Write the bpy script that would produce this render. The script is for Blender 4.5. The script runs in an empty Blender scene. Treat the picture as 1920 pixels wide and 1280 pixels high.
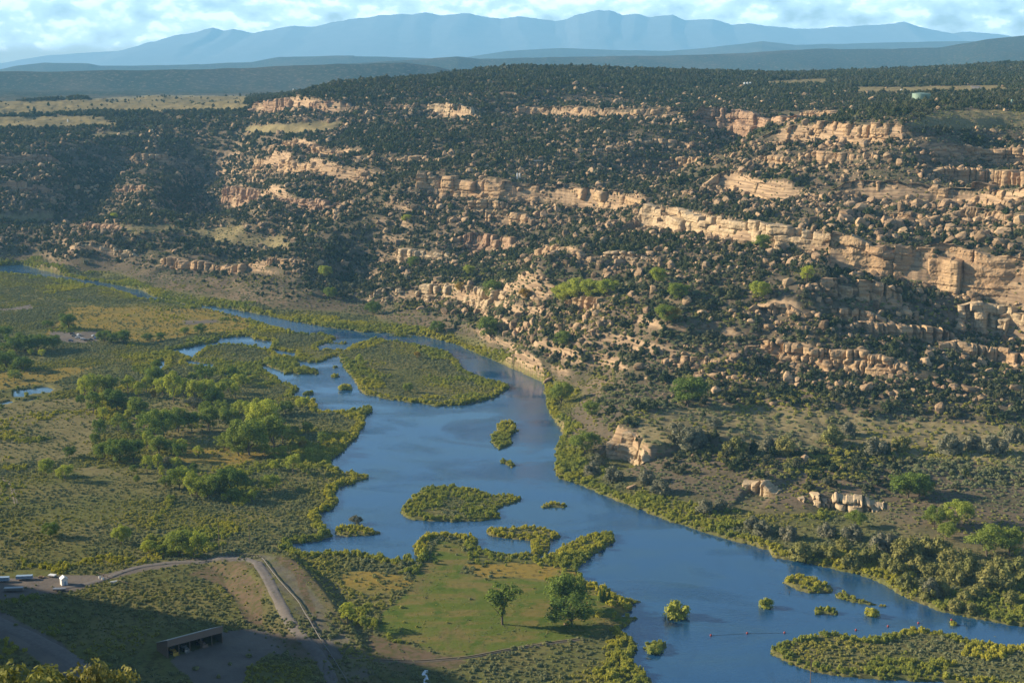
import bpy, math, random
import numpy as np
from mathutils import Vector
rng = np.random.default_rng(7)
random.seed(7)
scene = bpy.context.scene
COL = scene.collection
R = math.radians

# ------------------------------------------------------------------ camera
H = 260.0; F = 2800.0
PITCH = math.atan(545.0 / F)
cam_data = bpy.data.cameras.new("camera"); cam = bpy.data.objects.new("camera", cam_data)
COL.objects.link(cam)
cam.location = (0, 0, H); cam.rotation_euler = (R(90) - PITCH, 0, 0)
cam_data.sensor_width = 36; cam_data.lens = 36 * F / 1920
cam_data.clip_start = 1; cam_data.clip_end = 80000
scene.camera = cam

# ------------------------------------------------------------------ light
SUN_ELEV, SUN_AZ = R(20), R(-78)          # azimuth clockwise from +y (view direction)
sd = Vector((math.sin(SUN_AZ) * math.cos(SUN_ELEV), math.cos(SUN_AZ) * math.cos(SUN_ELEV), math.sin(SUN_ELEV)))
sl = bpy.data.lights.new("sun", 'SUN'); sl.energy = 5.0; sl.angle = R(0.5); sl.color = (1.0, 0.84, 0.62)
sun = bpy.data.objects.new("sun", sl); COL.objects.link(sun)
sun.rotation_euler = sd.to_track_quat('Z', 'Y').to_euler()
scene.view_settings.view_transform = 'Standard'; scene.view_settings.look = 'None'
scene.view_settings.exposure = 1.15; scene.view_settings.gamma = 1.0
scene.cycles.max_bounces = 4; scene.cycles.diffuse_bounces = 2; scene.cycles.glossy_bounces = 2
scene.cycles.transmission_bounces = 2; scene.cycles.volume_bounces = 1
scene.cycles.use_denoising = True; scene.cycles.caustics_reflective = False; scene.cycles.caustics_refractive = False

class NT:                                   # tiny node helper
    def __init__(s, tree): s.t = tree; s.n = tree.nodes; s.l = tree.links
    def new(s, typ, **kw):
        n = s.n.new(typ)
        for k, v in kw.items(): setattr(n, k, v)
        return n
    def put(s, sock, v):
        if hasattr(v, 'links') or isinstance(v, bpy.types.NodeSocket): s.l.new(v, sock)
        elif v is not None: sock.default_value = v
    def math(s, op, a, b=None, c=None, clamp=False):
        n = s.new('ShaderNodeMath', operation=op, use_clamp=clamp)
        for i, v in enumerate((a, b, c)):
            if v is not None: s.put(n.inputs[i], v)
        return n.outputs[0]
    def noise(s, vec, scale, detail=3, rough=0.55, dist=0.0):
        n = s.new('ShaderNodeTexNoise'); s.put(n.inputs['Vector'], vec)
        n.inputs['Scale'].default_value = scale; n.inputs['Detail'].default_value = detail
        n.inputs['Roughness'].default_value = rough; n.inputs['Distortion'].default_value = dist
        return n.outputs['Fac']
    def ramp(s, fac, lo, hi):               # smooth 0..1 between lo and hi
        n = s.new('ShaderNodeMapRange', interpolation_type='SMOOTHSTEP'); s.put(n.inputs[0], fac)
        s.put(n.inputs[1], lo); s.put(n.inputs[2], hi); return n.outputs[0]
    def mix(s, fac, a, b, mode='MIX'):
        n = s.new('ShaderNodeMix', data_type='RGBA', blend_type=mode, clamp_factor=True)
        s.put(n.inputs[0], fac)
        for sock, v in ((n.inputs[6], a), (n.inputs[7], b)):
            s.put(sock, (*v, 1.0) if isinstance(v, tuple) and len(v) == 3 else v)
        return n.outputs[2]
    def mapping(s, vec, scale=(1, 1, 1), loc=(0, 0, 0)):
        n = s.new('ShaderNodeMapping'); s.put(n.inputs[0], vec)
        n.inputs['Scale'].default_value = scale; n.inputs['Location'].default_value = loc; return n.outputs[0]

# ------------------------------------------------------------------ sky
world = bpy.data.worlds.new("World"); scene.world = world; world.use_nodes = True
w = NT(world.node_tree); w.n.clear()
sky = w.new('ShaderNodeTexSky', sky_type='NISHITA', sun_disc=False, sun_elevation=SUN_ELEV, sun_rotation=SUN_AZ,
            altitude=1900.0, air_density=1.2, dust_density=0.6, ozone_density=2.0)
tc = w.new('ShaderNodeTexCoord')
sep = w.new('ShaderNodeSeparateXYZ'); w.l.new(tc.outputs['Generated'], sep.inputs[0])
az = w.math('ARCTAN2', sep.outputs[0], sep.outputs[1]); el = sep.outputs[2]
def cloudfield(de):
    cb = w.new('ShaderNodeCombineXYZ'); w.put(cb.inputs[0], w.math('MULTIPLY', az, 60.0))
    w.put(cb.inputs[1], w.math('MULTIPLY', w.math('ADD', el, de), 105.0)); cb.inputs[2].default_value = 3.7
    return w.noise(cb.outputs[0], 0.72, 7, 0.53, 0.0)
n0, n1 = cloudfield(0.0), cloudfield(0.0035)
big = w.new('ShaderNodeCombineXYZ'); w.put(big.inputs[0], w.math('MULTIPLY', az, 7.0)); w.put(big.inputs[1], w.math('MULTIPLY', el, 40.0))
band = w.math('ADD', n0, w.math('MULTIPLY', w.math('SUBTRACT', w.noise(big.outputs[0], 1.0, 2), 0.5), 0.35))
fade = w.math('MULTIPLY', w.ramp(el, -0.002, 0.006), w.math('SUBTRACT', 1.0, w.ramp(el, 0.05, 0.12)))
veil = w.math('MULTIPLY', w.ramp(band, 0.24, 0.54), w.math('MULTIPLY', fade, 0.85))
puff = w.math('MULTIPLY', w.ramp(band, 0.49, 0.575), fade)
lit = w.ramp(w.math('SUBTRACT', n0, n1), -0.07, 0.10)
skyc = w.mix(veil, sky.outputs[0], (15.0, 17.0, 18.0))
cloudc = w.mix(lit, (15.0, 16.8, 18.2), (25.0, 24.2, 23.2))
skyc = w.mix(w.math('MULTIPLY', puff, 0.9), skyc, cloudc)
bg = w.new('ShaderNodeBackground'); bg.inputs[1].default_value = 0.072; w.l.new(skyc, bg.inputs[0])
wo = w.new('ShaderNodeOutputWorld'); w.l.new(bg.outputs[0], wo.inputs[0])

# ------------------------------------------------------------------ projection helpers
CP_, SP_ = math.cos(PITCH), math.sin(PITCH)
def ray(u, v):
    xn = (np.asarray(u, float) - 960) / F; yn = (640 - np.asarray(v, float)) / F
    return xn, CP_ + yn * SP_, -SP_ + yn * CP_
def at_z(u, v, z=0.0):
    dx, dy, dz = ray(u, v); t = (z - H) / dz
    return dx * t, dy * t
def project(x, y, z):
    dz = z - H; zc = y * CP_ - dz * SP_; yc = y * SP_ + dz * CP_
    return 960 + F * x / zc, 640 - F * yc / zc
def _h(ix, iy, seed):
    h = (ix.astype(np.int64) * 374761393 + iy.astype(np.int64) * 668265263 + seed * 974634777) & 0xffffffff
    h = ((h ^ (h >> 13)) * 1274126177) & 0xffffffff
    h = ((h ^ (h >> 16)) * 2246822519) & 0xffffffff
    return ((h ^ (h >> 15)) & 0xffffff) / float(0xffffff)
def vnoise(x, y, seed=0):
    x = np.asarray(x, float); y = np.asarray(y, float)
    ix, iy = np.floor(x), np.floor(y); fx, fy = x - ix, y - iy
    fx = fx * fx * (3 - 2 * fx); fy = fy * fy * (3 - 2 * fy)
    a = _h(ix, iy, seed); b = _h(ix + 1, iy, seed); c = _h(ix, iy + 1, seed); d = _h(ix + 1, iy + 1, seed)
    return (a * (1 - fx) + b * fx) * (1 - fy) + (c * (1 - fx) + d * fx) * fy
def fbm(x, y, scale, octv=4, seed=0):
    s = 0; amp = 0.5; tot = 0
    for o in range(octv):
        s = s + amp * (vnoise(x / scale * 2 ** o + 13.7 * o, y / scale * 2 ** o - 7.3 * o, seed + o) - 0.5); tot += amp; amp *= 0.5
    return s / tot * 2                     # about -1..1
def sstep(x, a, b):
    t = np.clip((x - a) / (b - a), 0, 1); return t * t * (3 - 2 * t)
def inpoly(px, py, poly):
    px = np.asarray(px, float); py = np.asarray(py, float); r = np.zeros(px.shape, bool)
    n = len(poly)
    for i in range(n):
        x1, y1 = poly[i]; x2, y2 = poly[(i + 1) % n]
        if y1 == y2: continue
        c = ((y1 > py) != (y2 > py)) & (px < (x2 - x1) * (py - y1) / (y2 - y1) + x1)
        r ^= c
    return r
def polydist(x, y, pts):
    """distance to a polyline, the parameter (segment index + fraction) and the signed side (positive = left of it)"""
    best = np.full(x.shape, 1e9); par = np.zeros(x.shape); side = np.zeros(x.shape)
    for i in range(len(pts) - 1):
        ax, ay = pts[i][:2]; bx, by = pts[i + 1][:2]; dx, dy = bx - ax, by - ay; L = dx * dx + dy * dy + 1e-9
        t = np.clip(((x - ax) * dx + (y - ay) * dy) / L, 0, 1)
        d = np.hypot(x - ax - t * dx, y - ay - t * dy); m = d < best
        best = np.where(m, d, best); par = np.where(m, i + t, par)
        side = np.where(m, np.sign(dx * (y - ay) - dy * (x - ax)), side)
    return best, par, side

# ------------------------------------------------------------------ mesh helpers
def mk_mesh(name, V, faces_list, mats=(), matidx=None, smooth=False):
    me = bpy.data.meshes.new(name)
    V = np.asarray(V, np.float32)
    me.vertices.add(len(V)); me.vertices.foreach_set('co', V.ravel())
    if not isinstance(faces_list, (list, tuple)): faces_list = [faces_list]
    loops = np.concatenate([np.asarray(f, np.int32).ravel() for f in faces_list])
    sizes = np.concatenate([np.full(len(f), np.asarray(f).shape[1], np.int32) for f in faces_list])
    me.loops.add(len(loops)); me.loops.foreach_set('vertex_index', loops)
    me.polygons.add(len(sizes)); starts = np.concatenate(([0], np.cumsum(sizes)[:-1])).astype(np.int32)
    me.polygons.foreach_set('loop_start', starts)
    me.polygons.foreach_set('use_smooth', np.full(len(sizes), smooth, bool))
    for m in mats: me.materials.append(m)
    if matidx is not None: me.polygons.foreach_set('material_index', np.asarray(matidx, np.int32))
    me.update(calc_edges=True); me.validate()
    return me
def link(name, me, parent=None, loc=None, **props):
    o = bpy.data.objects.new(name, me); COL.objects.link(o)
    if parent is not None: o.parent = parent
    if loc is not None: o.location = loc
    for k, v in props.items():
        if v is not None: o[k] = v
    return o
def empty(name, loc, rz=0.0, label=None, category=None, group=None):
    o = bpy.data.objects.new(name, None); COL.objects.link(o); o.location = loc; o.rotation_euler = (0, 0, rz)
    o['label'] = label; o['category'] = category
    if group: o['group'] = group
    return o
def attr_color(me, name, arr):
    a = me.attributes.new(name, 'FLOAT_COLOR', 'POINT'); a.data.foreach_set('color', np.asarray(arr, np.float32).ravel())
class MB:                                  # collects boxes, tubes and prisms into one mesh
    def __init__(s): s.v = []; s.f = []
    def add(s, vs, fs):
        b = len(s.v); s.v += [tuple(p) for p in vs]; s.f += [[i + b for i in f] for f in fs]; return s
    def box(s, c, d, rz=0.0):
        co, si = math.cos(rz), math.sin(rz); vs = []
        for k in (-1, 1):
            for i, j in ((-1, -1), (1, -1), (1, 1), (-1, 1)):
                x, y = i * d[0] / 2, j * d[1] / 2
                vs.append((c[0] + x * co - y * si, c[1] + x * si + y * co, c[2] + k * d[2] / 2))
        return s.add(vs, [(3, 2, 1, 0), (4, 5, 6, 7), (0, 1, 5, 4), (1, 2, 6, 5), (2, 3, 7, 6), (3, 0, 4, 7)])
    def tube(s, pts, rad, n=8, cap=True):
        pts = [Vector(p) for p in pts]; rad = rad if isinstance(rad, (list, tuple)) else [rad] * len(pts); rings = []
        for i, p in enumerate(pts):
            d = (pts[min(i + 1, len(pts) - 1)] - pts[max(i - 1, 0)]).normalized()
            a = d.cross(Vector((0, 0, 1)) if abs(d.z) < 0.9 else Vector((1, 0, 0))).normalized(); b = d.cross(a)
            rings += [p + (a * math.cos(2 * math.pi * k / n) + b * math.sin(2 * math.pi * k / n)) * rad[i] for k in range(n)]
        fs = [(i * n + k, i * n + (k + 1) % n, (i + 1) * n + (k + 1) % n, (i + 1) * n + k) for i in range(len(pts) - 1) for k in range(n)]
        if cap: fs += [tuple(range(n))[::-1], tuple((len(pts) - 1) * n + k for k in range(n))]
        return s.add(rings, fs)
    def prism(s, prof, y0, y1):            # profile in x,z swept along y
        n = len(prof); vs = [(x, y0, z) for x, z in prof] + [(x, y1, z) for x, z in prof]
        return s.add(vs, [(i, (i + 1) % n, n + (i + 1) % n, n + i) for i in range(n)] + [tuple(range(n))[::-1], tuple(range(n, 2 * n))])
    def mesh(s, name, mat, smooth=False):
        me = bpy.data.meshes.new(name); me.from_pydata(s.v, [], s.f); me.materials.append(mat)
        if smooth: me.polygons.foreach_set('use_smooth', np.ones(len(me.polygons), bool))
        me.update(); return me
    def build(s, name, mat, parent=None, smooth=False, **kw): return link(name, s.mesh(name, mat, smooth), parent, **kw)

# ------------------------------------------------------------------ materials
def base_mat(name):
    m = bpy.data.materials.new(name); m.use_nodes = True; t = NT(m.node_tree); t.n.clear()
    out = t.new('ShaderNodeOutputMaterial'); return m, t, out
def plain(name, col, rough=0.7, metal=0.0, var=0.15, scale=1.5):
    m, t, out = base_mat(name); b = t.new('ShaderNodeBsdfPrincipled'); g = t.new('ShaderNodeNewGeometry')
    n = t.noise(g.outputs['Position'], scale, 4)
    c = t.mix(n, tuple(k * (1 - var) for k in col), tuple(min(1, k * (1 + var)) for k in col))
    t.l.new(c, b.inputs['Base Color']); b.inputs['Roughness'].default_value = rough; b.inputs['Metallic'].default_value = metal
    t.l.new(b.outputs[0], out.inputs[0]); return m
def leaf_mat(name, a, b, c=None, patch=0.02, trans=0.25, patch_lo=0.42, patch_hi=0.6):
    """foliage: per-plant tone a..b, with patches of a third tone c that follow the place"""
    m, t, out = base_mat(name); oi = t.new('ShaderNodeObjectInfo'); g = t.new('ShaderNodeNewGeometry')
    col = t.mix(oi.outputs['Random'], a, b)
    if c is not None:
        col = t.mix(t.ramp(t.noise(oi.outputs['Location'], patch, 3), patch_lo, patch_hi), col, c)
    col = t.mix(t.ramp(t.noise(g.outputs['Position'], 0.9, 2), 0.3, 0.75), col, t.mix(1.0, col, (1.5, 1.45, 1.3), 'MULTIPLY'))
    d = t.new('ShaderNodeBsdfDiffuse'); t.l.new(col, d.inputs[0])
    tr = t.new('ShaderNodeBsdfTranslucent'); t.l.new(t.mix(1.0, col, (1.2, 1.25, 0.7), 'MULTIPLY'), tr.inputs[0])
    ms = t.new('ShaderNodeMixShader'); ms.inputs[0].default_value = trans
    t.l.new(d.outputs[0], ms.inputs[1]); t.l.new(tr.outputs[0], ms.inputs[2]); t.l.new(ms.outputs[0], out.inputs[0]); return m
def rock_mat(name, a, b, dark, per_object=False):
    m, t, out = base_mat(name); g = t.new('ShaderNodeNewGeometry'); p = g.outputs['Position']
    col = t.mix(t.ramp(t.noise(p, 0.035, 4), 0.3, 0.7), a, b)
    strata = t.noise(t.mapping(p, (0.03, 0.03, 0.75)), 1.0, 4, 0.6)
    col = t.mix(t.math('MULTIPLY', t.ramp(strata, 0.5, 0.62), 0.55), col, dark)
    col = t.mix(t.math('MULTIPLY', t.ramp(t.noise(t.mapping(p, (0.35, 0.35, 0.03)), 1.0, 4, 0.65), 0.56, 0.68), 0.6), col, tuple(k * 0.75 for k in dark))
    col = t.mix(t.math('MULTIPLY', t.ramp(t.noise(p, 0.6, 4, 0.65), 0.52, 0.7), 0.45), col, dark)
    if per_object:
        oi = t.new('ShaderNodeObjectInfo'); k = t.math('MULTIPLY_ADD', oi.outputs['Random'], 0.68, 0.45)
        cb = t.new('ShaderNodeCombineXYZ')
        for i in range(3): t.l.new(k, cb.inputs[i])
        col = t.mix(1.0, col, cb.outputs[0], 'MULTIPLY')
    bs = t.new('ShaderNodeBsdfPrincipled'); t.l.new(col, bs.inputs['Base Color']); bs.inputs['Roughness'].default_value = 0.95
    bs.inputs['Specular IOR Level'].default_value = 0.1
    bp = t.new('ShaderNodeBump'); bp.inputs['Strength'].default_value = 0.6; bp.inputs['Distance'].default_value = 0.5
    t.l.new(t.noise(p, 0.9, 5, 0.6), bp.inputs['Height']); t.l.new(bp.outputs[0], bs.inputs['Normal'])
    t.l.new(bs.outputs[0], out.inputs[0]); return m
M_ROCK = rock_mat('sandstone', (0.455, 0.32, 0.18), (0.40, 0.265, 0.15), (0.19, 0.13, 0.08))
M_PALE = rock_mat('pale_sandstone', (0.50, 0.385, 0.235), (0.43, 0.32, 0.195), (0.25, 0.18, 0.115))
M_RED = rock_mat('red_sandstone', (0.39, 0.262, 0.158), (0.33, 0.21, 0.13), (0.17, 0.11, 0.075))
M_BOULDER = rock_mat('boulder_stone', (0.45, 0.32, 0.185), (0.37, 0.25, 0.15), (0.20, 0.14, 0.09), True)
M_JUN = leaf_mat('juniper_leaf', (0.026, 0.042, 0.020), (0.074, 0.088, 0.040), (0.080, 0.084, 0.050), 0.03, 0.12)
M_WIL = leaf_mat('willow_leaf', (0.28, 0.295, 0.058), (0.20, 0.24, 0.065), (0.37, 0.35, 0.058), 0.012, 0.25)
M_SAGE = leaf_mat('sage_leaf', (0.185, 0.205, 0.105), (0.23, 0.24, 0.135), (0.29, 0.28, 0.07), 0.014, 0.2, 0.46, 0.62)
M_COT = leaf_mat('cottonwood_leaf', (0.135, 0.185, 0.044), (0.20, 0.24, 0.052), None, 0.02, 0.3)
M_COTY = leaf_mat('pale_cottonwood_leaf', (0.25, 0.29, 0.055), (0.33, 0.355, 0.06), None, 0.02, 0.3)
M_COTD = leaf_mat('dark_cottonwood_leaf', (0.095, 0.145, 0.036), (0.13, 0.18, 0.042), None, 0.02, 0.25)
M_YEL = leaf_mat('yellow_leaf', (0.26, 0.19, 0.03), (0.30, 0.20, 0.035), None, 0.02, 0.3)
M_OLIVE = leaf_mat('olive_leaf', (0.15, 0.16, 0.055), (0.20, 0.19, 0.070), None, 0.02, 0.2)
M_GREY = leaf_mat('grey_twig', (0.165, 0.16, 0.115), (0.14, 0.145, 0.10), None, 0.02, 0.2)
M_BRUSH = leaf_mat('brush_leaf', (0.075, 0.090, 0.042), (0.125, 0.135, 0.065), None, 0.02, 0.15)
M_BARK = plain('bark', (0.12, 0.09, 0.065), 0.95, 0, 0.3, 3)

m, t, out = base_mat('ground'); M_GROUND = m
g = t.new('ShaderNodeNewGeometry'); p = g.outputs['Position']
a1 = t.new('ShaderNodeAttribute', attribute_name='cover'); a2 = t.new('ShaderNodeAttribute', attribute_name='cover2')
s1 = t.new('ShaderNodeSeparateColor'); t.l.new(a1.outputs['Color'], s1.inputs[0])
s2 = t.new('ShaderNodeSeparateColor'); t.l.new(a2.outputs['Color'], s2.inputs[0])
lawn, dry, gravel = s1.outputs[0], s1.outputs[1], s1.outputs[2]; forest = a1.outputs['Alpha']
flood, gold, red = s2.outputs[0], s2.outputs[1], s2.outputs[2]
nb, nm_, nf = t.noise(p, 0.008, 4), t.noise(p, 0.05, 4, 0.6), t.noise(p, 0.35, 4, 0.65)
soil = t.mix(t.ramp(nb, 0.35, 0.65), (0.175, 0.13, 0.085), (0.13, 0.105, 0.072))
soil = t.mix(t.ramp(nm_, 0.45, 0.62), soil, (0.105, 0.092, 0.056))
soil = t.mix(t.ramp(nf, 0.52, 0.66), soil, (0.075, 0.068, 0.038))
sx = t.new('ShaderNodeSeparateXYZ'); t.l.new(g.outputs['Normal'], sx.inputs[0])
rockc = t.mix(t.ramp(t.noise(t.mapping(p, (0.04, 0.04, 0.6)), 1.0, 4), 0.4, 0.6), (0.40, 0.285, 0.175), (0.22, 0.155, 0.10))
col = t.mix(t.ramp(sx.outputs[2], 0.74, 0.58), soil, rockc)
fl = t.mix(t.ramp(t.noise(p, 0.02, 4), 0.42, 0.6), (0.125, 0.130, 0.045), (0.165, 0.150, 0.060))
fl = t.mix(t.ramp(nf, 0.48, 0.62), fl, (0.085, 0.08, 0.034))
col = t.mix(flood, col, fl)
dg = t.mix(t.ramp(nm_, 0.4, 0.62), (0.25, 0.205, 0.105), (0.185, 0.155, 0.08))
col = t.mix(dry, col, t.mix(t.ramp(nf, 0.5, 0.68), dg, (0.15, 0.12, 0.06)))
gd = t.mix(t.ramp(nm_, 0.42, 0.62), (0.25, 0.18, 0.045), (0.19, 0.16, 0.05))
col = t.mix(gold, col, t.mix(t.ramp(nf, 0.5, 0.68), gd, (0.12, 0.095, 0.035)))
lw = t.mix(t.ramp(t.noise(t.mapping(p, (0.03, 0.10, 0.05)), 1.0, 4, 0.6), 0.42, 0.62), (0.105, 0.135, 0.028), (0.175, 0.145, 0.050))
lw = t.mix(t.ramp(t.noise(p, 0.10, 4), 0.52, 0.68), lw, (0.075, 0.115, 0.022))
lw = t.mix(t.math('MULTIPLY', t.ramp(t.noise(t.mapping(p, (0.05, 0.02, 1)), 1.0, 5, 0.7), 0.52, 0.7), 0.7), lw, (0.17, 0.125, 0.06))
col = t.mix(lawn, col, t.mix(t.math('MULTIPLY', t.ramp(nf, 0.5, 0.7), 0.4), lw, (0.07, 0.085, 0.025)))
gv = t.mix(t.ramp(nm_, 0.4, 0.6), (0.175, 0.150, 0.125), (0.14, 0.122, 0.105))
col = t.mix(gravel, col, gv)
col = t.mix(red, col, t.mix(t.ramp(nf, 0.42, 0.62), (0.145, 0.105, 0.068), (0.095, 0.09, 0.04)))
fo = t.mix(t.ramp(t.noise(p, 0.05, 5, 0.7), 0.36, 0.48), (0.13, 0.10, 0.065), (0.026, 0.038, 0.022))
col = t.mix(forest, col, fo)
bs = t.new('ShaderNodeBsdfDiffuse'); t.l.new(col, bs.inputs[0])
bp = t.new('ShaderNodeBump'); bp.inputs['Strength'].default_value = 0.5; bp.inputs['Distance'].default_value = 0.6
t.l.new(nf, bp.inputs['Height']); t.l.new(bp.outputs[0], bs.inputs['Normal']); t.l.new(bs.outputs[0], out.inputs[0])

def water_mat(name, deep, still=0.5):
    m, t, out = base_mat(name); g = t.new('ShaderNodeNewGeometry'); p = g.outputs['Position']
    big = t.noise(t.mapping(p, (0.010, 0.017, 1)), 1.0, 5, 0.6, 1.2)
    rip = t.ramp(big, 0.36, 0.70)                      # calm reaches and rippled reaches
    bs = t.new('ShaderNodeBsdfPrincipled')
    bed = t.mix(t.ramp(t.noise(t.mapping(p, (0.012, 0.03, 1)), 1.0, 5, 0.6, 0.8), 0.42, 0.66), deep, (0.020, 0.072, 0.135))
    t.l.new(t.mix(t.ramp(t.noise(t.mapping(p, (0.05, 0.012, 1)), 1.0, 4, 0.6, 1.0), 0.55, 0.72), bed, tuple(k * 0.85 for k in deep)), bs.inputs['Base Color'])
    bs.inputs['IOR'].default_value = 1.95
    t.l.new(t.math('MULTIPLY_ADD', rip, 0.05, 0.03), bs.inputs['Roughness'])
    wv = t.math('ADD', t.noise(t.mapping(p, (0.25, 0.8, 1)), 1.0, 4, 0.6), t.noise(t.mapping(p, (0.9, 2.2, 1)), 1.0, 2))
    bp = t.new('ShaderNodeBump'); bp.inputs['Distance'].default_value = 0.25
    t.l.new(t.math('MULTIPLY_ADD', rip, 0.55, 0.03), bp.inputs['Strength']); t.l.new(wv, bp.inputs['Height'])
    t.l.new(bp.outputs[0], bs.inputs['Normal']); t.l.new(bs.outputs[0], out.inputs[0]); return m
M_WATER = water_mat('river_water', (0.013, 0.066, 0.155))
M_POND = water_mat('pond_water', (0.030, 0.060, 0.085))

# ------------------------------------------------------------------ river banks and islands (outlines as seen, laid on the valley floor)
WATER = [
 [(-60,500),(40,497),(75,505),(130,520),(200,531),(270,546),(287,557),(345,570),(420,577),(500,592),(560,605),(610,613),(700,626),
  (760,631),(830,640),(868,654),(910,673),(950,691),(1000,719),(1020,731),(1023,756),(1031,776),(1053,806),(1057,820),(1036,842),
  (1047,862),(1036,880),(1046,896),(1090,911),(1150,936),(1250,976),(1330,1001),(1440,1031),(1452,1046),(1520,1056),(1640,1086),
  (1700,1121),(1760,1146),(1860,1166),(1920,1176),(2450,1240),(2450,1500),(1240,1500),(1228,1280),(1205,1256),(1186,1241),(1192,1226),
  (1196,1206),(1176,1191),(1166,1180),(1196,1160),(1166,1155),(1186,1144),(1181,1134),(1211,1128),(1166,1124),(1151,1110),
  (1111,1096),(1096,1086),(1082,1072),(1090,1058),(1122,1036),(1150,1018),(1153,999),(1110,1001),(1080,1011),(1050,1026),(1037,1036),
  (1010,1046),(996,1036),(950,1040),(933,1037),(892,1026),(897,1017),(895,1007),(847,1004),(817,1000),(790,1010),(773,1025),(778,1040),(780,1052),(757,1049),
  (737,1051),(717,1045),(673,1036),(640,1036),(593,1037),(573,1040),(553,1032),(543,1019),(597,1016),(628,1004),(606,986),(600,962),
  (623,956),(634,945),(628,930),(631,914),(661,908),(691,896),(667,888),(640,886),(623,874),(621,863),(641,850),(658,831),(674,817),
  (681,800),(685,785),(698,768),(694,758),(640,774),(600,773),(588,752),(578,742),(560,746),(545,745),(564,728),(545,722),
  (525,716),(525,703),(540,690),(590,662),(620,645),(630,633),(600,624),(560,620),(520,616),(480,601),(420,587),(370,575),(300,563),
  (262,561),(240,551),(200,541),(140,529),(60,517),(-60,506)],
 [(316,657),(350,651),(408,642),(412,634),(455,631),(490,632),(512,640),(502,657),(488,655),(470,650),(450,650),(430,645),(395,650),(372,660),(360,671),(345,666),(330,660)],
 [(296,678),(308,677),(310,690),(300,694)],
 [(525,703),(545,697),(575,696),(600,696),(625,672),(645,674),(643,694),(664,702),(672,730),(690,742),(700,760),(640,775),(600,773),(588,752),(560,746),(545,745),(564,728),(525,716)],
 [(690,626),(760,629),(845,652),(868,672),(880,690),(905,704),(940,712),(964,722),(1022,735),(1015,715),(950,686),(905,668),(860,648),(800,632),(690,622)],
 [(370,704),(382,701),(380,707),(370,708)],
]
POND = [[(27,733),(60,729),(84,725),(99,730),(94,736),(60,739),(46,744),(27,744)], [(46,751),(66,748),(80,745),(70,749),(48,754)], [(-60,762),(0,756),(22,752),(20,757),(0,761),(-60,770)]]
ISLES = {
 'long middle island': [(645,690),(660,707),(677,737),(720,748),(783,756),(820,762),(873,759),(933,744),(962,722),(940,714),(907,706),(873,692),(853,668),(830,655),(760,640),(690,632),(640,640),(630,660)],
 'willow raft island': [(750,953),(765,935),(780,923),(797,910),(827,907),(860,909),(893,913),(923,924),(960,923),(982,931),(980,937),(940,950),(933,955),(947,970),(900,977),(827,978),(773,975),(753,966)],
 'small oval islet': [(1008,952),(1010,945),(1033,937),(1070,944),(1057,952)],
 'twin bush islet': [(931,794),(950,789),(967,790),(972,806),(960,815),(962,833),(947,838),(933,846),(925,832),(917,827),(920,811),(932,808)],
 'pebble islet': [(933,857),(950,857),(967,868),(966,874),(956,879),(947,870),(935,868)],
 'grey bush islet': [(625,993),(640,984),(665,984),(690,987),(716,993),(712,1000),(680,1006),(640,1005),(626,1000)],
 'inlet island': [(903,990),(940,986),(990,983),(1030,990),(1058,1003),(1045,1011),(1030,1013),(1032,1030),(1020,1040),(1000,1048),(985,1040),(997,1024),(994,1013),(950,1010),(915,1004)],
 'upper stone islet': [(1463,1091),(1480,1080),(1497,1074),(1515,1078),(1537,1087),(1567,1098),(1561,1113),(1513,1112),(1487,1103)],
 'string islet': [(1562,1111),(1580,1102),(1607,1117),(1650,1128),(1670,1130),(1667,1138),(1640,1136),(1590,1128),(1567,1121)],
 'tailed islet': [(1520,1145),(1525,1136),(1545,1133),(1570,1142),(1600,1150),(1567,1153),(1530,1153)],
 'big lower island': [(1442,1213),(1467,1198),(1513,1188),(1567,1179),(1600,1190),(1637,1192),(1707,1174),(1757,1177),(1800,1190),(1847,1200),(1920,1208),(2350,1260),(2350,1400),(1960,1300),(1840,1285),(1747,1279),(1647,1274),(1580,1268),(1520,1260),(1480,1244),(1447,1228)],
 'right edge islet': [(1853,1190),(1865,1185),(1890,1190),(1892,1197),(1870,1196)],
 'dark gravel bar': [(1200,1215),(1215,1200),(1240,1198),(1260,1202),(1250,1215),(1225,1222)],
}
ISLES.update({'reed bar %d' % i: q for i, q in enumerate([
 [(530,648),(560,642),(640,640),(650,660),(625,668),(618,668),(590,678),(575,680),(545,700),(490,716),(460,715),(470,700),(380,690),(330,690),(305,680),(330,672),(375,668),(392,655),(440,645),(462,645),(480,655),(515,656)],
 [(466,628),(500,620),(550,618),(548,625),(520,640),(500,640),(478,637)], [(475,643),(482,642),(482,650),(473,650)],
 [(510,655),(530,642),(580,638),(625,650),(628,668),(600,680),(580,682),(545,672)],
 [(543,694),(555,688),(575,686),(598,692),(597,702),(575,701),(545,700)], [(625,686),(636,684),(637,690),(625,692)], [(620,702),(636,699),(636,707),(621,707)],
 [(636,721),(660,719),(660,730),(637,730)], [(565,733),(585,731),(587,741),(566,742)], [(440,720),(500,718),(560,724),(562,732),(535,744),(440,744)],
 [(664,700),(675,700),(675,712),(665,714)]])})
ISLES = {k: ([(u, v) for u, v in q]) for k, q in ISLES.items()}
RX0, RX1, RY0, RY1, RC = -820.0, 720.0, 480.0, 1960.0, 1.6
gx = np.arange(RX0, RX1, RC); gy = np.arange(RY0, RY1, RC); GX, GY = np.meshgrid(gx, gy)
GU, GV = project(GX, GY, np.zeros_like(GX))
def band_u(amp, sc, seed): return amp * fbm(GX, GY, sc, 3, seed)
GUn, GVn = GU + band_u(4.0, 7, 40), GV + band_u(1.6, 7, 44)
wat = np.zeros(GX.shape, bool)
for q in WATER: wat |= inpoly(GUn, GVn, q)
isl = np.zeros(GX.shape, bool)
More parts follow.
